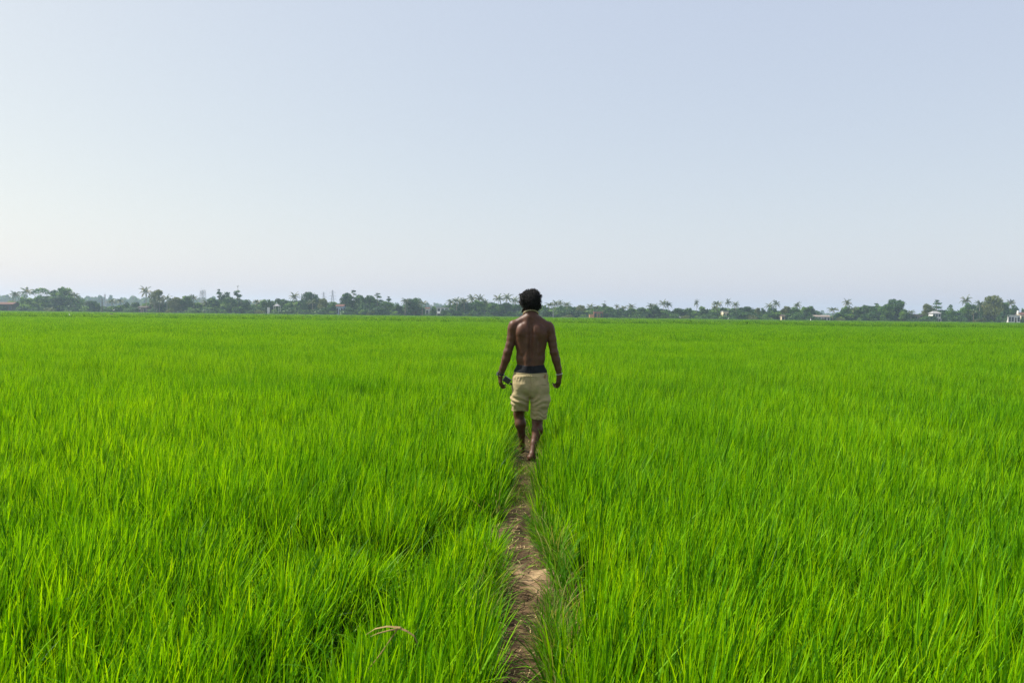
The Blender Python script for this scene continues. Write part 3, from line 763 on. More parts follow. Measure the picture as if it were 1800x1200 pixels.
 (1574, 525, 'round', 34, 490, 'highest tree of the right-hand grove'),
 (1589, 543, 'tall', 14, 480, 'dark upright tree at the right end of the right-hand grove'),
 (1602, 547, 'palm', 16, 480, 'short palm between the right-hand grove and the brown block building'),
 (1631, 534, 'tall', 22, 486, 'tree just left of the white house with the hipped roof'),
 (1647, 527, 'tier', 26, 498, 'spreading layered tree behind the white house with the hipped roof'),
 (1671, 533, 'cone', 36, 478, 'pointed bushy tree right of the white house with the hipped roof'),
 (1700, 524, 'palm', 17, 486, 'palm with yellowish fronds right of the pointed bushy tree'),
 (1706, 532, 'round', 26, 482, 'dense tree under the palm with yellowish fronds'),
 (1722, 532, 'palm', 18, 480, 'palm with many tan fronds left of the biggest tree on the right'),
 (1711, 546, 'palm', 14, 474, 'low palm in front of the dense tree near the right edge'),
 (1734, 532, 'round', 20, 490, 'dark tree at the left side of the biggest tree on the right'),
 (1746, 519, 'round', 36, 486, 'biggest tree on the right side with a broad dark crown'),
 (1764, 529, 'round', 22, 488, 'tree at the right shoulder of the biggest tree on the right'),
 (1764, 546, 'low', 18, 472, 'round low tree left of the white flat-roofed building'),
 (1777, 529, 'palm', 12, 494, 'slim palm behind the white flat-roofed building'),
 (1783, 536, 'tall', 16, 490, 'upright tree behind the white flat-roofed building'),
 (1799, 542, 'low', 10, 492, 'tree cut by the right edge behind the red-roofed house'),
 (-18, 520, 'round', 34, 495, 'round tree beyond the left edge of the tree line'),
 (1822, 528, 'round', 34, 488, 'round tree beyond the right edge of the tree line'),
]
for t_ in TREES:
    if -10 <= t_[0] <= 1810: tree(*t_)

# low shrubs along the field edge
SHR = [(32, 'under the leftmost palm'), (60, 'under the rain tree'), (85, 'in front of the leftmost grove'), (150, 'left of the bare utility pole'), (187, 'right of the bare utility pole'), (228, 'left of the brown hut'),
       (266, 'right of the brown hut'), (300, 'under the dark coconut palm'), (335, 'left of the faint lattice tower'), (365, 'left of the tallest grove'), (390, 'in front of the tallest grove'), (440, 'right of the tallest grove'),
       (457, 'left of the white sheet'), (482, 'beside the grey-roofed pavilion'), (525, 'right of the pavilion palm'), (560, 'under the left pylon'), (606, 'in front of the blue-walled house'), (655, 'under the domed trees'),
       (695, 'right of the shelf-like tree'), (758, 'left of the white two-storey house'), (790, 'right of the white two-storey house'), (860, 'left of the three palms by the man'), (1000, 'left of the orange hut'),
       (1026, 'touching the left end of the orange hut'), (1080, 'right of the orange hut'), (1118, 'left of the tree with a pale trunk'), (1185, 'right of the tall palm pair'), (1205, 'left of the slim lone palm'), (1225, 'below the slim lone palm'),
       (1250, 'left of the small cream house'), (1277, 'directly before the small cream house'), (1290, 'right of the small cream house'), (1320, 'below the domed tree'), (1345, 'below the two small upright trees'), (1395, 'right of the small white hut'), (1410, 'below the two-lobed trees'),
       (1436, 'before the long low white building'), (1476, 'right of the bushy short palm'), (1550, 'before the right-hand grove'), (1608, 'before the brown block building'), (1630, 'left of the white hipped-roof house'), (1695, 'below the yellowish palm'),
       (1725, 'below the many tan fronds'), (1755, 'left of the white flat-roofed building')]
for i, (px_, where) in enumerate(SHR):
    e = 547 + .0115 * px_
    tree(px_, e - (9 if px_ == 1277 else 6 + 5 * rng.random()), 'bush', 18 + 12 * rng.random(), 474.5 + 3 * rng.random(), 'low leafy shrub at the far field edge ' + where)

# undergrowth strip and the far hazy woods
far_wood_src = source_collection('far_crown', [v[1] for v in VAR['round'] + VAR['tall'] + VAR['low']])
def scatter_wood():
    n = 800
    x = rng.uniform(-360, 360, n); y = rng.uniform(477, 512, n)
    # fewer behind the open gaps
    s = .28 + .48 * rng.random(n)**1.3
    gp = x / y * FPX + 900
    gap = (((gp > 250) & (gp < 310)) | ((gp > 1430) & (gp < 1480)) | ((gp > 1596) & (gp < 1625)) | ((gp > 745) & (gp < 790)) | ((gp > 186) & (gp < 200)))
    k = ~gap; x, y, s = x[k], y[k], s[k]
    # taller thicket behind, its top following the skyline of the grove
    pf = [0, 20, 60, 90, 125, 150, 175, 200, 230, 245, 265, 285, 300, 350, 365, 380, 430, 445, 460, 500, 540, 580, 600, 610, 660, 690, 705, 715, 740, 750, 785, 795, 850, 865, 905, 950, 1000, 1030, 1060, 1080, 1160, 1180, 1200, 1230, 1260, 1300, 1330, 1370, 1400, 1430, 1440, 1455, 1470, 1490, 1520, 1560, 1590, 1605, 1620, 1630, 1690, 1710, 1760, 1775, 1800]
    pt_ = [536, 529, 527, 520, 521, 534, 537, 539, 537, 546, 531, 533, 529, 531, 535, 526, 530, 540, 531, 531, 523, 533, 539, 528, 526, 537, 541, 533, 533, 547, 547, 534, 530, 538, 534, 539, 538, 541, 538, 543, 541, 548, 545, 545, 540, 540, 546, 543, 543, 544, 557, 557, 552, 542, 540, 536, 546, 557, 557, 545, 545, 537, 535, 551, 552]
    gq = np.arange(-15, 1815, 3.2); gq = gq + rng.normal(0, 1.5, len(gq)); D2 = rng.uniform(500, 515, len(gq)); tp = np.interp(gq, pf, pt_)
    H2 = (543.8 + .0115 * gq - tp) / FPX * D2 + 1.6; s2 = (H2 + 1.2) / 9.0 * rng.uniform(.72, 1.0, len(gq))
    x = np.concatenate([x, (gq - 900) / FPX * D2]); y = np.concatenate([y, D2]); s = np.concatenate([s, s2]); n = len(x)
    o = scatter('undergrowth', far_wood_src, np.stack([x, y, -1.2 * np.ones(n)], 1), np.stack([0 * x, 0 * x, rng.random(n) * 6.28], 1), np.stack([s * 1.2, s * 1.2, s], 1), rng.integers(12, 17, n))
    tag(o, 'dark tangled undergrowth filling in beneath the far tree line', 'undergrowth', kind='stuff')
    P, S = [], []
    for row in range(5):
        px = np.arange(-60, 1860, 5.5); px = px + rng.normal(0, 3, len(px))
        D = np.interp(px, [0, 400, 900, 1250, 1450, 1800], [1150, 1250, 1450, 1750, 1650, 1900]) + row * 45 + rng.normal(0, 15, len(px))
        top = np.interp(px, [0, 20, 60, 130, 180, 210, 250, 300, 345, 365, 450, 520, 560, 690, 760, 830, 900, 1140, 1300, 1430, 1480, 1540, 1620, 1800], [521, 520, 524, 522, 524, 526, 523, 528, 527, 526, 531, 534, 535, 534, 534, 539, 542, 546, 547, 549, 550, 552, 554, 557])
        hor = 543.6 + .0115 * px
        Ht = (hor - top) / FPX * D * (1 + rng.normal(0, .12, len(px))) + 1.5
        X = (px - 900) / FPX * D
        P.append(np.stack([X, D, np.full_like(X, -.3)], 1)); S.append(np.stack([np.full_like(X, .9), np.full_like(X, .9), Ht / 15.0], 1))
    P = np.concatenate(P); S = np.concatenate(S); n = len(P)
    o = scatter('distant_woods', far_wood_src, P, np.stack([np.zeros(n), np.zeros(n), rng.random(n) * 6.28], 1), S, rng.integers(0, 17, n))
    tag(o, 'pale blue hazy woods far behind the tree line', 'woods', kind='stuff')
scatter_wood()

# =================================================================== BUILDINGS, POLES
def wall_mat(name, c, d=.85): return simple_mat(name, [(.3, tuple(v * d for v in c)), (.7, c)], .85, .6, coord='Position')
M['white_wall'] = wall_mat('white_paint', (.78, .77, .74)); M['cream_wall'] = wall_mat('cream_paint', (.72, .62, .42))
M['orange_wall'] = wall_mat('orange_paint', (.62, .30, .12)); M['brick'] = wall_mat('brick_wall', (.34, .13, .08)); M['blue_wall'] = wall_mat('pale_blue_paint', (.40, .50, .62))
M['brown_wall'] = wall_mat('brown_block', (.24, .20, .17)); M['dark_wall'] = wall_mat('dark_boards', (.07, .055, .045))
M['red_roof'] = wall_mat('red_tiles', (.115, .05, .036)); M['grey_roof'] = wall_mat('grey_sheet', (.27, .27, .28)); M['glass'] = simple_mat('dark_glass', [(.3, (.02, .025, .03)), (.7, (.04, .05, .06))], .15, 2, spec=.5)
M['wood'] = simple_mat('old_wood', [(.3, (.07, .05, .04)), (.7, (.15, .11, .08))], .85, 3); M['steel'] = simple_mat('galvanised_steel', [(.3, (.25, .26, .27)), (.7, (.36, .37, .38))], .5, 2, metal=.3)

def house(name, px, D, wpx, topy, wall, roof, label, cat='house', storeys=1, rtype='gable', depth=7, wins=3, door=True, rh=None, eave=.5, part_label=None):
    """topy = top of the roof; the wall stands on the ground"""
    pt = at(px, topy, D); H = pt[2] + .12; W = wpx / FPX * D
    rh = (H * .28 if rtype != 'flat' else .25) if rh is None else rh
    hw = H - rh
    o = empty(name, (pt[0], D, -.12)); tag(o, label, cat)
    w = MB(); w.box((0, depth / 2, hw / 2), (W, depth, hw))
    if rtype == 'gable':    # gable triangles closed under the roof
        for s in (-1, 1):
            x = s * (W / 2 - .002); w.add([(x, .0, hw), (x, depth, hw), (x, depth / 2, hw + rh * .9)], T=[(0, 1, 2) if s > 0 else (0, 2, 1)])
    w.build('wall', M[wall], o)
    r = MB(); e = eave; hW = W / 2 + e; z0 = hw - .02
    if rtype == 'flat':
        r.box((0, depth / 2, hw + rh / 2), (W + e, depth + e, rh))
    elif rtype == 'gable':
        for s in (0, 1):
            ya = -e if s == 0 else depth + e
            q = [(-hW, ya, z0), (hW, ya, z0), (hW, depth / 2, z0 + rh), (-hW, depth / 2, z0 + rh)]
            q2 = [(x, y, z + .12) for x, y, z in q]
            r.add(q + q2, Q=[(0, 1, 2, 3), (4, 7, 6, 5), (0, 4, 5, 1), (0, 3, 7, 4), (1, 5, 6, 2)])
    else:
        rx = W * .22
        b = [(-hW, -e, z0), (hW, -e, z0), (hW, depth + e, z0), (-hW, depth + e, z0), (-rx, depth / 2, z0 + rh), (rx, depth / 2, z0 + rh)]
        r.add(b, Q=[(0, 1, 5, 4), (2, 3, 4, 5), (3, 2, 1, 0)], T=[(1, 2, 5), (3, 0, 4)])
    r.build('roof', M[roof], o)
    sh = hw / storeys
    for s in range(storeys):
        for k in range(wins):
            x = (k - (wins - 1) / 2) * W / wins
            if s == 0 and door and k == wins // 2:
                d = MB(); d.box((x, -.03, sh * .37), (min(1.1, W * .12), .1, sh * .74)); d.build('door', M['wood'], o); continue
            ww = min(1.5, W / wins * .62); wh = sh * .5
            f = MB(); f.box((x, -.02, s * sh + sh * .55), (ww + .25, .08, wh + .25)); fo = f.build('window', M['wood'] if wall != 'white_wall' else M['grey_roof'], o)
            g = MB(); g.box((x, -.05, s * sh + sh * .55), (ww, .06, wh)); g.build('pane', M['glass'], fo)
    return o
house('shed', 9, 478, 26, 531, 'dark_wall', 'red_roof', 'long dark shed under a red tiled roof at the left edge', 'shed', wins=3, rh=1.3)
house('hut', 250, 478, 14, 538, 'brown_wall', 'dark_wall', 'low brown hut below the tall palm, left part of the tree line', 'hut', wins=3, rh=.8)
def pavilion():
    pt = at(487, 533.5, 480); H = pt[2] + .12; o = empty('pavilion', (pt[0], 480, -.12)); tag(o, 'small open pavilion with a pale grey pyramid roof among dark trees', 'pavilion')
    r = MB(); w = 1.9; r.add([(-w, -w, H - 1.5), (w, -w, H - 1.5), (w, w, H - 1.5), (-w, w, H - 1.5), (0, 0, H)], Q=[(3, 2, 1, 0)], T=[(0, 1, 4), (1, 2, 4), (2, 3, 4), (3, 0, 4)]); r.build('roof', M['grey_roof'], o)
    for sx in (-1, 1):
        for sy in (-1, 1):
            p = MB(); p.tube([(sx * 1.5, sy * 1.5, 0), (sx * 1.5, sy * 1.5, H - 1.45)], .11, 8); p.build('post', M['white_wall'], o)
    f = MB(); f.box((0, 0, .15), (3.6, 3.6, .3)); f.build('floor_slab', M['brown_wall'], o)
pavilion()
house('house', 597, 480, 12, 535, 'blue_wall', 'red_roof', 'small pale blue house with a reddish roof, under the right pylon', wins=3, rh=1.2)
house('shed', 751, 482, 6, 540, 'white_wall', 'red_roof', 'tiny white shed with an orange roof left of the white two-storey house', 'shed', wins=1, door=False, rh=.8)
h = house('house', 778, 484, 20, 540, 'white_wall', 'grey_roof', 'modern white two-storey house with flat roofs left of the palm cluster', storeys=2, rtype='flat', wins=3, rh=.3)
a = MB(); a.box((-2.3, -.9, 2.2), (2.6, 1.8, .18)); a.box((-3.4, -1.6, 1.1), (.18, .18, 2.1)); a.build('porch', M['white_wall'], h)
h = house('hut', 1052, 476, 16, 547, 'brick', 'brown_wall', 'orange and brick hut with a lean-to at the field edge, right of the man', 'hut', wins=3, rh=.35, rtype='flat')
a = MB(); a.box((-4.0, 1.2, 1.35), (2.6, 3.6, 2.7)); a.box((-4.0, 1.2, 2.8), (3.0, 4.0, .16)); a.build('lean_to', M['orange_wall'], h)
house('house', 1276, 482, 9, 547, 'cream_wall', 'white_wall', 'small cream house standing under a slim palm', storeys=1, wins=3, rtype='flat', rh=.3)
house('hut', 1377, 478, 6, 553, 'cream_wall', 'dark_wall', 'small white hut under the palms, middle of the right half', 'hut', wins=1, door=False, rh=.8)
h = house('building', 1446, 482, 26, 554, 'white_wall', 'brown_wall', 'long low white building with a dark lean-to and thin aerial', 'building', wins=5, rtype='gable', rh=.9, depth=6)
a = MB(); a.box((-.3, -1.0, .95), (2.6, 1.9, 1.9)); a.build('lean_to', M['dark_wall'], h)
a = MB(); a.tube([(-2.8, 2.5, 2.2), (-2.8, 2.5, 6.2)], .05, 6); a.tube([(-4.1, 2.5, 5.6), (-1.5, 2.5, 5.6)], .03, 6)
for k in range(5): a.tube([(-4 + k * .6, 2.2, 5.6), (-4 + k * .6, 2.8, 5.6)], .025, 5)
a.build('aerial', M['steel'], h)
house('building', 1615, 484, 13, 552, 'brown_wall', 'grey_roof', 'unfinished brown block building left of the white hipped-roof house', 'building', wins=3, rtype='flat', rh=.3, storeys=1)
h = house('house', 1647, 478, 14, 546.5, 'white_wall', 'grey_roof', 'white two-storey house with a grey hipped roof and dark upper windows', storeys=2, rtype='hip', wins=3, door=False, rh=1.4, depth=5)
a = MB(); a.box((0, -.55, 2.55), (4.9, 1.0, .15))
for k in range(4): a.tube([(-2.2 + k * 1.46, -.95, 0), (-2.2 + k * 1.46, -.95, 2.3)], .09, 6)
a.build('veranda', M['white_wall'], h)
h = house('building', 1783, 474, 21, 553.5, 'white_wall', 'white_wall', 'white flat-roofed building near the right edge', 'building', wins=4, rtype='flat', rh=.25)
house('house', 1801, 480, 12, 549, 'cream_wall', 'red_roof', 'red-roofed house cut off by the right edge', wins=2, rh=1.6)
# water tank standing on the flat roof
pt = at(1789.5, 546, 477); pb = at(1789.5, 553.5, 477)
o = empty('water_tank', (pt[0], 477, pb[2] + .0)); tag(o, 'white round water tank on the flat roof at the right edge', 'water tank')
a = MB(); hh = pt[2] - pb[2]; a.tube([(0, 0, .7), (0, 0, hh * .85), (0, 0, hh)], [.62, .62, .25], 14); a.build('tank', M['white_wall'], o)
for k in range(4):
    a = MB(); a.tube([(.45 * (-1)**k, .45 * (-1)**(k // 2), 0), (.45 * (-1)**k, .45 * (-1)**(k // 2), .72)], .06, 6); a.build('leg', M['steel'], o)

# utility poles
def pole(px, top, D, label, lamp=False):
    pt = at(px, top, D); H = pt[2] + .12; o = empty('utility_pole', (pt[0], D, -.12)); tag(o, label, 'pole')
    a = MB(); a.tube([(0, 0, 0), (0, 0, H)], [.22, .14], 10); a.build('shaft', M['wood'] if not lamp else M['steel'], o)
    a = MB()
    if lamp: a.tube([(0, 0, H - .25), (-1.2, 0, H - .1), (-2.0, 0, H - .05)], .05, 6); a.box((-2.2, 0, H - .05), (.7, .25, .14)); a.build('lamp_arm', M['white_wall'], o)
    else:
        a.box((0, -.14, H - .5), (1.6, .1, .12)); a.build('cross_arm', M['wood'], o)
        for s in (-.65, 0, .65): b = MB(); b.tube([(s, -.14, H - .44), (s, -.14, H - .2)], [.05, .07], 8); b.build('insulator', M['white_wall'], o)
pole(179.5, 524, 420, 'bare dark utility pole with a short cross arm at the left field edge')
pole(972.5, 541, 472, 'thin pale lamp pole standing between palms right of the man\'s head', True)

# lattice towers, far off
def lattice(name, px, top, D, wb, wt, label, cat, arms=0, thick=.10):
    pt = at(px, top, D); H = pt[2] + .12; o = empty(name, (pt[0], D, -.12)); tag(o, label, cat)
    a = MB(); nseg = 9
    C = [(-1, -1), (1, -1), (1, 1), (-1, 1)]
    def q(c, f): w = wb * (1 - f)**1.25 * .5 + wt * .5; return np.array((c[0] * w, c[1] * w, f * H))
    for i in range(4):
        a.tube([q(C[i], f) for f in np.linspace(0, 1, 6)], thick, 5)
        for k in range(nseg):
            f0, f1 = k / nseg, (k + 1) / nseg; j = (i + 1) % 4
            a.tube([q(C[i], f0), q(C[j], f1)], thick * .6, 4); a.tube([q(C[j], f0), q(C[i], f1)], thick * .6, 4); a.tube([q(C[i], f1), q(C[j], f1)], thick * .6, 4)
    a.build('lattice_mast', M['steel'], o)
    for k in range(arms):
        z = H * (.62 + .14 * k); L = H * .16 * (1 - .12 * k)
        b = MB()
        for s in (-1, 1):
            b.tube([(0, 0, z), (s * L, 0, z + .3)], thick * .8, 5); b.tube([(0, 0, z + H * .05), (s * L, 0, z + .3)], thick * .7, 5)
            b.tube([(s * L, 0, z + .3), (s * L, 0, z - .9)], thick * .6, 5)
        b.build('cross_arm', M['steel'], o)
    if not arms:
        b = MB(); b.tube([(0, 0, H * .98), (0, 0, H * 1.12)], thick * .6, 5); b.build('lightning_rod', M['steel'], o)
        for k in range(3):
            b = MB(); b.box((wt * .8 * math.cos(k * 2.1), wt * .8 * math.sin(k * 2.1), H * .9), (.5, .5, 2.4)); b.build('antenna_panel', M['white_wall'], o)
lattice('telecom_tower', 354.5, 511, 820, 3.6, 2.2, 'faint hazy telecom tower, left one of the close pair', 'tower')
lattice('telecom_tower', 358.5, 509.5, 830, 3.6, 2.2, 'faint hazy telecom tower, right one of the close pair', 'tower')
lattice('electricity_pylon', 569, 513, 900, 6, .7, 'fainter and lower electricity pylon, left of the two', 'pylon', arms=3, thick=.09)
lattice('electricity_pylon', 584.7, 510, 880, 6, .7, 'taller electricity pylon, right of the two', 'pylon', arms=3, thick=.12)
lattice('telecom_tower', 184.5, 517, 900, 3, .6, 'thin faint mast just right of the bare utility pole', 'mast', thick=.09)

# the white sheet hung among the trees
pt = at(472, 539.5, 476); o = empty('white_sheet', (pt[0], 476, -.12)); tag(o, 'bright white sheet hanging on a frame before the trees', 'sheet')
a = MB(); g = np.linspace(0, 1, 7); X_, Z_ = np.meshgrid(g, g)
Vv = np.stack([(X_ - .5) * 1.5, .12 * np.sin(X_ * 9) * (1 - Z_), .7 + Z_ * (pt[2] - .75)], -1).reshape(-1, 3); i = (np.arange(6)[:, None] * 7 + np.arange(6)[None]).ravel()
Vb = Vv + np.array((0, .02, 0)); nn = len(Vv); F0 = np.stack([i, i + 1, i + 8, i + 7], 1)
a.add(np.concatenate([Vv, Vb]), Q=np.concatenate([F0, F0[:, ::-1] + nn])); a.build('cloth', M['white_wall'], o)
for s in (-.8, .8): a = MB(); a.tube([(s, 0, 0), (s, 0, pt[2] + .1)], .05, 6); a.build('post', M['wood'], o)

# egrets in the far field
def egret_mesh():
    b = MB(); b.ball((0, 0, .45), (.30, .13, .14), 10, 7, M=Euler((0, R(-20), 0)).to_matrix())
    b.tube([(.22, 0, .50), (.34, 0, .66), (.28, 0, .80), (.36, 0, .92)], [.07, .045, .035, .035], 8); b.ball((.39, 0, .94), (.07, .04, .04), 8, 6)
    b.tube([(-.2, 0, .42), (-.45, 0, .32)], [.08, .02], 6)
    L = MB()
    for s in (-.05, .05): L.tube([(0, s, .36), (.03, s, .18), (0, s, 0)], .014, 5); L.tube([(0, s, .005), (.09, s, .005)], .008, 4)
    k = MB(); k.tube([(.45, 0, .94), (.60, 0, .92)], [.015, .003], 6)
    return b.mesh('body', M['white_wall'], True), L.mesh('legs', M['dark_wall']), k.mesh('beak', M['cream_wall'])
eg = egret_mesh()
for px_, py_, D_, rz_, lb in ((123, 556, 150, 2.6, 'white egret in the rice before the leftmost grove'), (200, 545.3, 472, .4, 'white egret at the field edge right of the bare utility pole'), (246, 543, 474, 0, 'white egret near the brown hut wall'),
                          (1195.5, 558, 471, 3, 'white egret at the field edge right of the tall palm pair'), (1280, 560.3, 471, .5, 'white egret at the field edge below the small cream house'), (1425, 562.5, 350, 1.2, 'white egret in the field before the two-lobed trees')):
    p = at(px_, py_, D_); s = 1.35 if D_ > 300 else .8
    o = empty('egret', (p[0], D_, max(p[2] - .5, .2))); o.rotation_euler = (0, 0, rz_); o.scale = (s, s, s)
    link('body', eg[0], o); link('legs', eg[1], o); link('beak', eg[2], o); tag(o, lb, 'bird', 'white egrets along the far field')

# heap of dry straw and mud standing in the field on the left
def heap():
    c = at(197, 553.5, 196); r_ = np.random.default_rng(5)
    o = empty('straw_heap', (c[0], 196, -.12)); tag(o, 'flat brown straw heap with a dark lump in the rice near the left pole', 'heap')
    b = MB()
    for k in range(260):
        x = r_.normal(0, 2.0); z = .50 + .16 * math.exp(-x * x / 4) * r_.random(); L = r_.uniform(.3, .9); a_ = r_.normal(0, .4)
        p = np.array((x, r_.normal(0, .35), z)); q = p + L * np.array((math.cos(a_), .2 * r_.normal(), math.sin(a_) * .5)); b.tube([p, q], [.03, .012], 4)
    for k in range(26):
        x = -3.6 + 7.2 * k / 25; b.ball((x, 0, .22), (.5, .45, .36 + .05 * r_.random()), 8, 6)
    b.build('straw_bank', M['straw'], o)
    b = MB()
    for k in range(9): b.ball((r_.normal(0, .22), r_.normal(0, .2), .62 + .2 * r_.random()), (.28, .25, .2), 8, 6)
    b.build('dark_lump', M['dark_wall'], o)
heap()

# =================================================================== PERSON
PD = 8.5
def P(px, py, dy=0.0):
    q = at(px, py, PD); return np.array((q[0], PD + dy, q[2]))
class Field:
    def __init__(s, lo, hi, h):
        s.lo = np.array(lo, float); s.h = h; s.n = np.ceil((np.array(hi) - s.lo) / h).astype(int) + 1
        s.f = np.full(s.n, 1.0, np.float32)
    def _box(s, lo, hi):
        a = np.clip(np.floor((lo - s.lo) / s.h).astype(int), 0, s.n); b = np.clip(np.ceil((hi - s.lo) / s.h).astype(int) + 1, 0, s.n)
        sl = tuple(slice(a[i], b[i]) for i in range(3))
        g = np.meshgrid(*[s.lo[i] + s.h * np.arange(a[i], b[i]) for i in range(3)], indexing='ij')
        return sl, g
    def _mix(s, sl, d, k, sub=False):
        a = s.f[sl]
        if sub:
            hh = np.clip(.5 - .5 * (a + d) / k, 0, 1); s.f[sl] = a * (1 - hh) - d * hh + k * hh * (1 - hh)
        else:
            hh = np.clip(.5 + .5 * (a - d) / k, 0, 1); s.f[sl] = a * (1 - hh) + d * hh - k * hh * (1 - hh)
    def cone(s, a, b, ra, rb, k=.012, sub=False, sq=None):
        """round cone; sq = (axis, factor) squashes distances along an axis about the segment"""
        a = np.array(a, float); b = np.array(b, float); m = max(ra, rb) * (1.6 if sq is None else 2.2) + k * 2 + .02
        sl, (X, Y, Z) = s._box(np.minimum(a, b) - m, np.maximum(a, b) + m)
        ab = b - a; L2 = ab @ ab + 1e-12
        px, py, pz = X - a[0], Y - a[1], Z - a[2]
        t = np.clip((px * ab[0] + py * ab[1] + pz * ab[2]) / L2, 0, 1)
        dx, dy, dz = px - t * ab[0], py - t * ab[1], pz - t * ab[2]
        if sq is not None:
            if sq[0] == 0: dx = dx * sq[1]
            elif sq[0] == 1: dy = dy * sq[1]
            else: dz = dz * sq[1]
        d = np.sqrt(dx * dx + dy * dy + dz * dz) - (ra + (rb - ra) * t)
        s._mix(sl, d.astype(np.float32), k, sub)
    def ell(s, c, r, k=.015, rot=None, sub=False):
        c = np.array(c, float); r = np.array(r, float); m = r.max() + k * 2 + .02
        sl, (X, Y, Z) = s._box(c - m, c + m)
        p = np.stack([X - c[0], Y - c[1], Z - c[2]], -1)
        if rot is not None: p = p @ np.array(Euler([R(v) for v in rot]).to_matrix())
        k0 = np.linalg.norm(p / r, axis=-1); k1 = np.linalg.norm(p / (r * r), axis=-1)
        d = k0 * (k0 - 1) / np.maximum(k1, 1e-6)
        s._mix(sl, d.astype(np.float32), k, sub)
    def smooth(s, it=1):
        for _ in range(it):
            f = s.f
            for ax in range(3):
                f = (np.roll(f, 1, ax) + 2 * f + np.roll(f, -1, ax)) * .25
            s.f = f
    def mesh(s, g=None):
        """surface nets"""
        f = s.f if g is None else g
        ins = f < 0; nx, ny, nz = f.shape
        c = np.zeros((nx - 1, ny - 1, nz - 1), np.int8)
        for i in (0, 1):
            for j in (0, 1):
                for k in (0, 1): c += ins[i:nx - 1 + i, j:ny - 1 + j, k:nz - 1 + k]
        act = np.argwhere((c > 0) & (c < 8)); idx = np.full(c.shape, -1, np.int64); idx[tuple(act.T)] = np.arange(len(act))
        acc = np.zeros((len(act), 3)); cnt = np.zeros(len(act))
        cor = [(i, j, k) for i in (0, 1) for j in (0, 1) for k in (0, 1)]
        for a in cor:
            for ax in range(3):
                if a[ax]: continue
                b = list(a); b[ax] = 1
                fa = f[act[:, 0] + a[0], act[:, 1] + a[1], act[:, 2] + a[2]]; fb = f[act[:, 0] + b[0], act[:, 1] + b[1], act[:, 2] + b[2]]
                m = (fa < 0) != (fb < 0); t = np.where(m, fa / np.where(m, fa - fb, 1), 0)
                q = np.array(a, float)[None].repeat(len(act), 0); q[:, ax] += t
                acc[m] += q[m]; cnt[m] += 1
        V = s.lo + s.h * (act + acc / cnt[:, None])
        F = []
        for ax in range(3):
            u, v = [(1, 2), (2, 0), (0, 1)][ax]
            A = [slice(None)] * 3; B = [slice(None)] * 3; A[ax] = slice(0, -1); B[ax] = slice(1, None)
            for q in (u, v): A[q] = slice(1, -1); B[q] = slice(1, -1)
            ia = ins[tuple(A)]; ib = ins[tuple(B)]
            e = np.argwhere(ia != ib); fl = ia[tuple(e.T)]
            e[:, u] += 1; e[:, v] += 1
            def cell(du, dv):
                q = e.copy(); q[:, u] -= du; q[:, v] -= dv; return idx[tuple(q.T)]
            quad = np.stack([cell(1, 1), cell(0, 1), cell(0, 0), cell(1, 0)], 1)
            quad[~fl] = quad[~fl][:, ::-1]; F.append(quad)
        return V, np.concatenate(F)
    def X(s): return np.meshgrid(*[s.lo[i] + s.h * np.arange(s.n[i]) for i in range(3)], indexing='ij')

def hand(F, wrist, down, back, thumb, curl, tips=None):
    """down: forearm direction; back: outward normal of the back of the hand; thumb: towards the thumb side"""
    d = np.array(down, float); d /= np.linalg.norm(d); b = np.array(back, float); b -= d * b.dot(d); b /= np.linalg.norm(b)
    t = np.cross(d, b); t *= np.sign(t.dot(np.array(thumb, float)) or 1)
    w = np.array(wrist, float)
    F.cone(w - d * .01, w + d * .03, .026, .027, .01)
    for k, o in enumerate((.026, .009, -.009, -.026)):          # metacarpals: index .. little
        F.cone(w + d * .02 + t * o * .6, w + d * (.088 - .004 * k) + t * o, .017, .0125, .012)
    L = ((.040, .025, .020), (.045, .028, .021), (.041, .026, .020), (.032, .020, .018))
    for k, o in enumerate((.028, .0095, -.0095, -.028)):
        p = w + d * (.090 - .004 * k) + t * o * 1.02; ang = curl[0] + .10 * k
        for j, l in enumerate(L[k]):
            q = d * math.cos(ang) - b * math.sin(ang) + t * (o * .9) * (1 if j == 0 else -.4)
            q /= np.linalg.norm(q); e = p + q * l
            F.cone(p, e, .0098 - .0009 * j, .0090 - .0010 * j, .0035); p = e; ang += curl[1] + .08 * k
    p = w + d * .028 + t * .022 - b * .006; e = p + (d * .7 + t * .75 - b * .35) * .036; F.cone(p, e, .017, .0125, .012)
    e2 = e + (d * .92 + t * .25 - b * .35) * .030; F.cone(e, e2, .0122, .0105, .005)
    e3 = e2 + (d * .97 - t * .05 - b * .3) * .025; F.cone(e2, e3, .0103, .0085, .004)

HW = math.sin
head_c = P(932, 533, .035); HR_ = R(30)                                     # head turned to the left
hf = np.array((-math.sin(HR_), math.cos(HR_), 0)); hs_ = np.array((math.cos(HR_), math.sin(HR_), 0)); up = np.array((0, 0, 1.0))
def H(x, y, z): return head_c + hs_ * x + hf * y + up * z
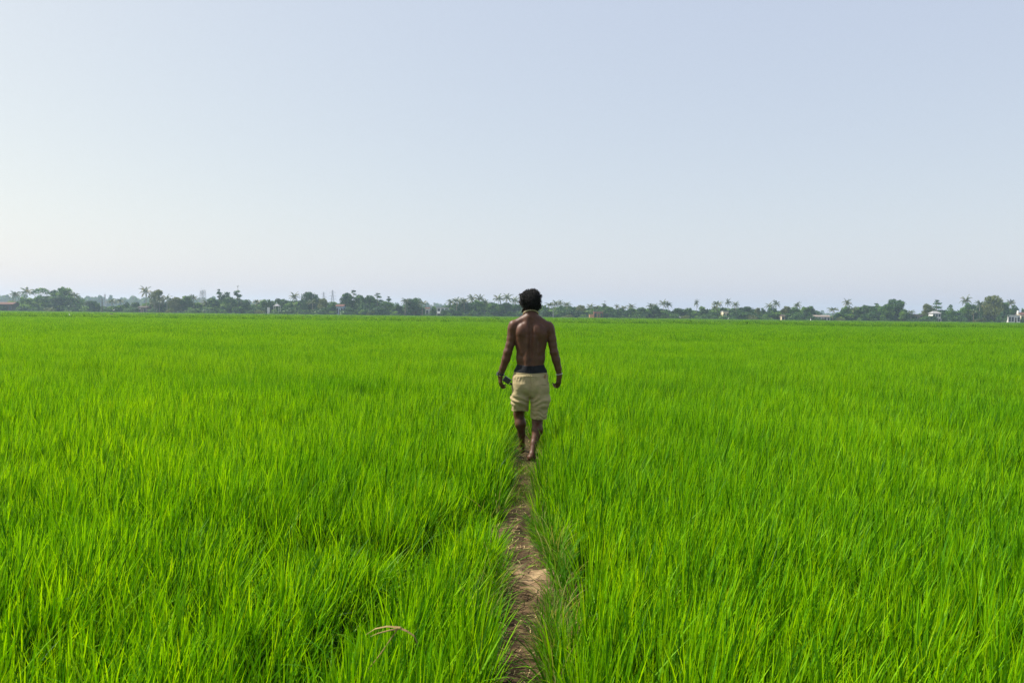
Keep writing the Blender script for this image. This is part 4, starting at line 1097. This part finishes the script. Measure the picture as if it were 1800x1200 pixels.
# joints
LW = P(879.5, 659, .05); RW = P(983.5, 659, .02)
LF = (P(918, 786)[0], PD + .30); RF = (P(932, 800)[0], PD - .15)
def build_body():
    F = Field((-.19, 8.10, -.02), (.60, 9.20, 1.80), .0042)
    # trunk
    F.ell(P(933, 600), (.152, .098, .165), .03)
    F.ell(P(933, 580, .005), (.168, .092, .085), .04)
    F.cone(P(914, 588, -.01), P(918, 626, 0), .062, .052, .04); F.cone(P(953, 588, -.01), P(948, 626, 0), .062, .052, .04)
    F.ell(P(932.5, 633), (.149, .094, .13), .05)
    F.ell(P(932.5, 654), (.173, .110, .10), .04)
    F.ell(P(919, 677, -.025), (.082, .085, .080), .03); F.ell(P(946, 677, -.025), (.082, .085, .080), .03)
    # shoulders and neck
    F.cone(P(930, 558, .0), P(905, 571, -.005), .056, .047, .04); F.cone(P(937, 558, .0), P(961, 573, -.005), .056, .047, .04)
    F.cone(P(933, 565, .0), H(0, -.02, -.05), .070, .060, .03)
    F.ell(P(901.5, 575.5, .0), (.053, .058, .074), .03); F.ell(P(966, 578, .0), (.053, .058, .074), .03)
    # back muscles: shoulder blades, spinal erectors, the groove between them
    F.ell(P(918, 582, -.068), (.054, .033, .080), .042, (0, 16, 0)); F.ell(P(949, 583, -.070), (.054, .035, .080), .042, (0, -16, 0))
    for s in (-1, 1):
        F.cone(P(933 + 5.5 * s, 592, -.082), P(932 + 5.5 * s, 646, -.070), .024, .026, .03)
        F.cone(P(933 + 6 * s, 560, -.030), P(933 + 7 * s, 583, -.070), .034, .022, .035)
        F.cone(P(933 + 19 * s, 596, -.050), P(933 + 14 * s, 618, -.055), .030, .024, .03)
    F.cone(P(933, 562, -.092), P(932, 650, -.108), .013, .015, .03, sub=True)
    F.ell(P(933, 588, .085), (.12, .035, .06), .03)                          # chest
    # head: skull, jaw, nose, brow, lips, ears
    F.ell(H(0, -.005, .012), (.074, .092, .100), .02, (0, 0, 22)); F.ell(H(0, .035, -.062), (.052, .052, .052), .03)
    F.cone(H(0, .085, .005), H(0, .106, -.022), .009, .013, .010); F.cone(H(-.03, .078, .022), H(.03, .078, .022), .011, .011, .012)
    F.cone(H(-.014, .086, -.052), H(.014, .086, -.052), .007, .007, .006); F.cone(H(-.014, .085, -.061), H(.014, .085, -.061), .008, .008, .006)
    F.ell(H(0, .078, -.092), (.024, .02, .018), .015)
    for s in (-1, 1):
        F.ell(H(.031 * s, .088, .004), (.014, .012, .009), .008, sub=True); F.ell(H(.078 * s, .0, -.015), (.009, .020, .032), .006, (0, 0, 22))
    # arms
    for pts in (((900.5, 579, .0, .052), (899, 595, .0, .048), (896.5, 606, -.002, .045), (892.5, 619, .0, .0465), (889.5, 631, .012, .0455), (884, 647, .032, .035), (879.5, 660, .05, .027)),
                ((967, 581, .0, .052), (970, 596, -.002, .047), (971.5, 606, -.004, .044), (974, 619, -.004, .0445), (977.5, 632, .004, .044), (981.5, 648, .014, .035), (983.5, 660, .02, .027))):
        for a, b in zip(pts[:-1], pts[1:]): F.cone(P(*a[:3]), P(*b[:3]), a[3], b[3], .014)
    F.ell(P(893, 617, -.032), (.014, .014, .02), .02); F.ell(P(974, 618, -.036), (.014, .014, .02), .02)
    hand(F, LW, (.0, .10, -1), (-1, -.35, 0), (.3, 1, 0), (.25, .42)); hand(F, RW, (-.08, .06, -1), (.75, -.65, 0), (.0, .9, 0), (.35, .50))
    # legs: left is forward, right trails with the heel just leaving the mud
    def leg(kn, cf, sh, an, foot, toe):
        hip, knee = kn
        F.cone(hip, knee, .085, .054, .03)
        F.cone(knee, cf, .053, .056, .03); F.cone(cf, sh, .055, .036, .03); F.cone(sh, an, .036, .0285, .02)
        heel, ball = foot
        F.cone(an, heel, .030, .030, .02); F.cone(heel, ball, .031, .027, .02); F.cone(an + np.array((0, .03, -.01)), ball + np.array((0, 0, .012)), .028, .020, .025)
        for k, (o, l, r_) in enumerate(((-.034, .055, .0125), (-.014, .058, .0095), (.004, .054, .009), (.021, .046, .0085), (.036, .036, .0085))):
            o = o * toe; F.cone(ball + np.array((o, -.01, 0)), ball + np.array((o * 1.1, .6 * l, -.004)), .014, r_, .008); F.cone(ball + np.array((o * 1.1, .6 * l, -.004)), ball + np.array((o * 1.15, l, -.008)), r_, r_ * .9, .003)
    gx = LF[0]; y0 = PD
    leg((P(920, 682), P(912, 731, .17)), P(915, 748, .15), P(917.5, 768, .19), P(918, 788, .25), (np.array((gx, y0 + .245, .038)), np.array((gx - .015, y0 + .385, .030))), -1 * -1)
    gx = RF[0]
    leg((P(947, 682), P(944.5, 741, .03)), P(944.5, 755, -.03), P(938.5, 776, -.10), P(934.5, 794, -.17), (np.array((gx, y0 - .20, .045)), np.array((gx + .012, y0 - .075, .028))), -1)
    return F
SKIN, snt, sn_, sl_ = nodes_of('dark_skin')
_t = noise(sn_, sl_, 14, 6, 'Object'); _r = ramp(sn_, [(.3, (.066, .026, .0135)), (.7, (.108, .045, .024))]); sl_.new(_t.outputs['Fac'], _r.inputs[0])
_b = sn_.new('ShaderNodeBsdfPrincipled'); _b.inputs['Roughness'].default_value = .52; _b.inputs['Specular IOR Level'].default_value = .32
_b.inputs['Subsurface Weight'].default_value = .08; _b.inputs['Subsurface Radius'].default_value = (.01, .004, .002); _b.inputs['Subsurface Scale'].default_value = .5
_t2 = noise(sn_, sl_, 160, 4, 'Object'); _bp = sn_.new('ShaderNodeBump'); _bp.inputs['Distance'].default_value = .0015; _bp.inputs['Strength'].default_value = .5
sl_.new(_t2.outputs['Fac'], _bp.inputs['Height']); sl_.new(_bp.outputs[0], _b.inputs['Normal']); sl_.new(_r.outputs[0], _b.inputs['Base Color'])
_o = sn_.new('ShaderNodeOutputMaterial'); sl_.new(_b.outputs[0], _o.inputs[0])
M['hair'] = simple_mat('black_hair', [(.3, (.005, .0045, .004)), (.7, (.014, .012, .011))], .55, 30, spec=.3)
M['khaki'] = simple_mat('khaki_cotton', [(.3, (.30, .24, .13)), (.7, (.37, .30, .17))], .9, 9, .0015, spec=.1, bscale=500)
M['black_cloth'] = simple_mat('black_elastic', [(.3, (.008, .009, .012)), (.7, (.016, .017, .022))], .8, 20, spec=.2)
M['black_plastic'] = simple_mat('black_plastic', [(.3, (.010, .010, .011)), (.7, (.018, .018, .019))], .35, 20, spec=.5)
M['cord'] = simple_mat('pale_cord', [(.3, (.48, .40, .22)), (.7, (.62, .54, .34))], .7, 60)
M['bead_dark'] = simple_mat('dark_beads', [(.3, (.02, .015, .012)), (.7, (.06, .045, .03))], .4, 60)
M['silver'] = simple_mat('silver', [(.3, (.5, .49, .47)), (.7, (.68, .67, .64))], .3, 60, metal=.8)
M['leather'] = simple_mat('tan_tab', [(.3, (.20, .09, .03)), (.7, (.28, .13, .05))], .7, 60)

def build_person():
    root = empty('person', (P(932, 800)[0], PD, 0.0)); off = -np.array(root.location)
    tag(root, 'shirtless man in khaki shorts walking away barefoot along the muddy path', 'person')
    def child(name, V, F, mat, smooth=True, parent=None): return link(name, mesh_np(name, V + off, [F], mat, smooth), parent or root)
    def cmb(name, mb, mat, smooth=True, parent=None):
        mb.V = [v + off for v in mb.V]; return mb.build(name, mat, parent or root, smooth)
    F = build_body(); body = F.f.copy()
    V, Q = F.mesh(); child('body', V, Q, SKIN)
    X, Y, Z = F.X(); X = X.astype(np.float32); Y = Y.astype(np.float32); Z = Z.astype(np.float32)
    # black waistband of the underwear, following the body
    zt = P(932, 641)[2]; zb = P(932, 657)[2]
    sag = .010 * np.exp(-((X - .19) / .1)**2)
    g = np.maximum(body - .0055, np.maximum(Z - (zt - sag * .8 + .10 * np.abs(X - .19) * .3), zb - Z)); g = np.maximum(g, .02 - (Z - .6))
    s = (slice(None), slice(None), slice(int((.85 - F.lo[2]) / F.h), int((1.1 - F.lo[2]) / F.h)))
    F2 = Field((0, 0, 0), (.01, .01, .01), F.h); F2.lo = F.lo + np.array((0, 0, s[2].start * F.h))
    # keep only the trunk part (arms cut away)
    cut = np.abs(X - P(932, 650)[0]) - .20; g = np.maximum(g, cut)
    V, Q = F2.mesh(g[s]); child('underwear', V, Q, M['black_cloth'])
    # shorts
    i0 = np.array([int(round((v - F.lo[i]) / F.h)) for i, v in enumerate((-.03, 8.25, .38))]); i1 = np.array([int(round((v - F.lo[i]) / F.h)) for i, v in enumerate((.45, 8.90, 1.0))])
    S = Field(F.lo + i0 * F.h, F.lo + i1 * F.h, F.h)
    S.ell(P(932, 663), (.172, .118, .075), .03)
    S.cone(P(918, 670, -.01), P(915, 700, .02), .098, .100, .05, sq=(1, .88)); S.cone(P(948, 672, -.01), P(949, 704, -.01), .100, .104, .05, sq=(1, .88))
    S.cone(P(926, 678, -.02), P(938, 678, -.02), .108, .108, .05)
    S.cone(P(915.5, 698, .02), P(914, 732, .10), .098, .092, .03, sq=(1, .85)); S.cone(P(949, 702, -.01), P(947.5, 748, .0), .098, .074, .03, sq=(1, .85))
    bs = body[i0[0]:i0[0] + S.n[0], i0[1]:i0[1] + S.n[1], i0[2]:i0[2] + S.n[2]] - .012
    x, y, z = S.X()
    bs = np.where((np.abs(x - P(932, 690)[0]) < .205), bs, .1); S._mix((slice(None),) * 3, bs.astype(np.float32), .03)
    kx = P(932, 690)[0]
    # folds: gathers under the waistband, diagonal drag lines from the crotch, crumple near the hems
    th = np.arctan2(y - PD, x - kx)
    wr = .0024 * np.sin(th * 34 + 2 * vnoise(z * 12, th * 2)) * np.clip((z - .80) / .08, 0, 1)
    q1 = (z - .66) * 1.0 + (x - kx) * 1.15 * np.sign(x - kx) * -1
    wr = wr + .0058 * np.sin((z - .62 - .55 * np.abs(x - kx)* (1 + .3 * np.sin(x * 9))) * 62 + 4.5 * vnoise(x * 9, z * 9, y * 5, seed=3)) * np.exp(-((z - .66) / .10)**2)
    wr = wr + .012 * fbm(x * 9, y * 7, z * 13, octv=3, seed=8) + .0028 * np.sin(z * 120 + 9 * vnoise(x * 14, y * 10, z * 6, seed=4)) * np.clip((.60 - z) / .12, 0, 1)
    wr = wr * np.clip((.93 - z) / .03, 0, 1)
    S.f = (S.f - wr).astype(np.float32)
    # centre seam
    S.f = S.f + (.004 * np.exp(-((x - kx) / .004)**2) * (z > .66) * (y < PD)).astype(np.float32)
    # waist cut and hems
    zw = P(932, 654.5)[2]; S.f = np.maximum(S.f, z - zw + .004 * np.cos((x - kx) * 15)); S.f = np.maximum(S.f, np.where(z > zw - .06, bs + .0045 - np.clip((zw - .015 - z) * .9, 0, 1), -1))
    zl = P(912, 723.5, 0)[2]; zr = P(947, 734.5, 0)[2]
    lz = zl + (.14 * (y - PD)) + .02 * np.sin((x - .02) * 20); rz = zr + .10 * (y - PD)
    xm = kx - .005
    hem = np.where(x < xm, lz - z, rz - z); S.f = np.maximum(S.f, hem)
    # keep the two legs apart below the crotch
    gap = np.abs(x - (P(931, 712)[0])) - (.002 + .006 * np.clip((P(931, 700)[2] - z) / .05, 0, 1.3))
    S.f = np.where(z < P(931, 699)[2], np.maximum(S.f, -gap), S.f)
    # hollow legs: push the cloth out of the skin's way
    S.f = S.f.astype(np.float32)
    S.cone(P(913.5, 729, .11), P(913, 760, .16), .072, .080, .01, sub=True, sq=(1, .9)); S.cone(P(947, 742, .0), P(946, 770, -.02), .060, .066, .01, sub=True, sq=(1, .9))
    V, Q = S.mesh()
    sh = child('shorts', V, Q, M['khaki'])
    # stitched waistband, hem bands, belt loop, pocket welt as separate pieces
    m2 = np.maximum(S.f - .0018, np.maximum(z - zw + .004 * np.cos((x - kx) * 15) - .001, (zw - .040) - z))
    V, Q = S.mesh(m2.astype(np.float32)); child('waistband', V, Q, M['khaki'], parent=sh)
    b = MB(); b.box(P(957.5, 660, -.098), (.010, .006, .040), Euler((0, R(3), R(25))).to_matrix()); cmb('belt_loop', b, M['leather'], False, sh)
    pw = [P(948 + 1.05 * k, 674.5 + 1.2 * math.sin(k / 10 * 3.1) * -1, -.130 + .0035 * k * k * .07) for k in range(12)]
    b = MB(); b.tube([p + np.array((0, -.004, 0)) for p in pw], .0042, 6); cmb('pocket_welt', b, M['khaki'], True, sh)
    # hair: noisy mass plus hundreds of small curls
    Hf = Field(H(-.2, -.2, -.2) - .03, H(.2, .2, .2) + .03, .005)
    Hf.ell(P(933, 527.5, .02), (.106, .116, .088), .02); Hf.ell(P(920, 525, .02), (.058, .085, .040), .02)
    Hf.ell(P(937, 520, .02), (.060, .090, .056), .02); Hf.ell(P(944.5, 530, .02), (.048, .09, .068), .02); Hf.ell(P(935, 535.5, .0), (.066, .076, .056), .02)
    Hf.ell(H(0, .115, -.03), (.085, .060, .085), .015, (0, 0, 22), sub=True)
    x, y, z = Hf.X(); Hf.f = (Hf.f - .017 * fbm(x * 32, y * 32, z * 32, octv=3, seed=2)).astype(np.float32)
    V, Q = Hf.mesh(); r_ = np.random.default_rng(9)
    mb = MB(); mb.add(V, Q=Q)
    cen = P(933, 526, .02)
    pick = V[r_.integers(0, len(V), 2400)]
    for p in pick:
        n_ = p - cen; n_ /= np.linalg.norm(n_)
        a = np.cross(n_, r_.normal(0, 1, 3)); a /= np.linalg.norm(a); b_ = np.cross(n_, a)
        L = r_.uniform(.008, .030); tt = np.linspace(0, 1, 7); w = r_.uniform(1.0, 1.9) * 2 * math.pi; rr = r_.uniform(.0035, .006)
        C = p + np.outer(tt * L, n_) + rr * (np.outer(np.cos(tt * w), a) + np.outer(np.sin(tt * w), b_)) - rr * a
        mb.tube(C, .0020, 3, cap=False)
    cmb('hair', mb, M['hair'])
    # beard along the jaw
    Bf = Field(H(-.13, -.05, -.16) - .03, H(.13, .15, .02) + .03, .005)
    for s_ in (-1, 1):
        Bf.cone(H(.066 * s_, .012, -.035), H(.052 * s_, .045, -.080), .014, .020, .015); Bf.cone(H(.052 * s_, .045, -.080), H(0, .085, -.100), .020, .024, .015)
    x, y, z = Bf.X(); Bf.f = (Bf.f - .006 * fbm(x * 60, y * 60, z * 60, octv=2, seed=5)).astype(np.float32)
    V, Q = Bf.mesh(); child('beard', V, Q, M['hair'])
    for s_ in (-1, 1):
        b = MB(); b.ball(H(.031 * s_, .083, .004), .0115, 12, 8); cmb('eye', b, M['white_wall'])
    # necklaces
    def ring(c, rx, ry, tilt, n=48, roll=0):
        th = np.linspace(0, 2 * math.pi, n, endpoint=False)
        q = np.stack([rx * np.cos(th), ry * np.sin(th), -math.sin(tilt) * ry * np.sin(th) + math.sin(roll) * rx * np.cos(th)], 1); return c + q
    nb = P(933, 551.5, .015)
    b = MB(); b.tube(ring(nb + np.array((0, 0, -.004)), .081, .083, R(32), roll=.03), .0048, 7, closed=True); cmb('necklace', b, M['cord'])
    b = MB()
    for k, p in enumerate(ring(nb + np.array((0, .002, .012)), .072, .074, R(26), 34)): b.ball(p, .0068, 7, 5)
    o_ = cmb('necklace', b, M['bead_dark']); o_['label'] = 'dark beaded necklace above the pale cord'
    # wrist things
    def cuff(c, d, r, th, mat, name, n=26, beads=False):
        d = np.array(d, float); d /= np.linalg.norm(d); a = np.cross(d, (0, 1, 0)); a /= np.linalg.norm(a); e = np.cross(d, a)
        t = np.linspace(0, 2 * math.pi, n, endpoint=False); C = np.array(c) + r * (np.outer(np.cos(t), a) + np.outer(np.sin(t), e) * .92)
        b = MB()
        if beads:
            for p in C: b.ball(p, th, 7, 5)
        else: b.tube(C, th, 7, closed=True)
        return cmb(name, b, mat)
    dl = P(884, 647, .032) - LW; dr = P(981.5, 648, .014) - RW
    dl /= np.linalg.norm(dl); dr /= np.linalg.norm(dr)
    w_ = cuff(LW + dl * .012, dl, .0335, .0095, M['black_plastic'], 'watch_strap')
    b = MB(); b.box(LW + dl * .012 + np.array((-.033, -.012, 0)), (.012, .036, .036), Euler((0, R(10), R(25))).to_matrix()); cmb('watch_case', b, M['black_plastic'], False, w_)
    cuff(LW + dl * .038, dl, .0345, .0050, M['bead_dark'], 'bracelet', 20, True); o_ = cuff(LW - dl * .006, dl, .0330, .0035, M['cord'], 'bracelet')
    cuff(RW + dr * .010, dr, .0325, .0048, M['silver'], 'bracelet', 24, True)
    # camera gadget clipped at the left pocket: a thing of its own
    g = empty('action_camera', tuple(P(893.5, 668.5, -.01))); tag(g, 'small black camera on a hinged grip sticking out of the left pocket', 'camera')
    A = Matrix.Rotation(R(33), 3, 'Y'); g.scale = (1.3, 1.3, 1.3)
    b = MB(); b.box((-.012, 0, .004), (.062, .034, .046), A); o1 = b.build('camera_body', M['black_plastic'], g)
    md = o1.modifiers.new('bevel', 'BEVEL'); md.width = .004; md.segments = 2
    b = MB(); b.tube([(-.022, -.017, .016), (-.022, -.024, .016)], .011, 14); b.build('lens', M['glass'], o1)
    b = MB(); b.tube([np.array(A @ Vector((.024, 0, -.006))), np.array(A @ Vector((.050, 0, -.012)))], .0075, 8); b.tube([np.array(A @ Vector((.030, -.014, -.02))), np.array(A @ Vector((.030, .014, -.02)))], .006, 8)
    b.tube([np.array(A @ Vector((.05, 0, -.012))), np.array(A @ Vector((.085, .005, -.016)))], .010, 10); b.build('grip', M['black_plastic'], g)
    return root
build_person()

M['dry_leaf'] = simple_mat('dry_leaf', [(.3, (.20, .13, .045)), (.7, (.33, .23, .09))], .8, 30)
# dry fallen rice stalk in the foreground
def dry_stalk():
    c = at(700, 1105, 2.75); o = empty('dry_stalk', tuple(c)); tag(o, 'bent dry tan rice stalk lying over the green leaves, bottom left of the path', 'dry stalk')
    def w(px, py, dy=0): return at(px, py, 2.75 + dy) - c
    def strip(pts, wd):
        P_ = np.array(pts); n = len(P_); V = []
        for i, p in enumerate(P_):
            t = i / (n - 1); ww = wd * (1 - t)**.5 * .5; V += [p + np.array((ww * .3, ww, ww * .6)), p - np.array((ww * .3, ww, ww * .6))]
        V = np.array(V); q = [(2 * i, 2 * i + 1, 2 * i + 3, 2 * i + 2) for i in range(n - 1)]
        V2 = V + np.array((0, .0006, -.0006)); m_ = len(V)
        return np.concatenate([V, V2]), q + [tuple(np.array(a[::-1]) + m_) for a in q]
    b = MB(); b.tube([w(636, 1190, .03), w(668, 1150), w(698, 1106)], [.0022, .0022, .0018], 6); b.build('stem', M['dry_leaf'], o)
    for pts in ([(704, 1102), (680, 1100), (660, 1104), (642, 1115)], [(702, 1104), (685, 1107), (665, 1112), (650, 1118)], [(700, 1102), (715, 1108), (728, 1117), (733, 1128), (737, 1140)]):
        V, q = strip([w(*p) for p in pts], .007); b = MB(); b.add(V, Q=q); b.build('leaf', M['dry_leaf'], o)
dry_stalk()


# ------------------------------------------------------------------ haze
hz = MB(); hz.box((0, 1200, 22), (3400, 2800, 47))
m, nt, n, l = nodes_of('haze_air')
pv = n.new('ShaderNodeVolumePrincipled'); pv.inputs['Color'].default_value = (.58, .76, .93, 1); pv.inputs['Density'].default_value = .00027
pv.inputs['Anisotropy'].default_value = .25
o = n.new('ShaderNodeOutputMaterial'); l.new(pv.outputs[0], o.inputs['Volume'])
tag(hz.build('haze', m), kind='stuff')
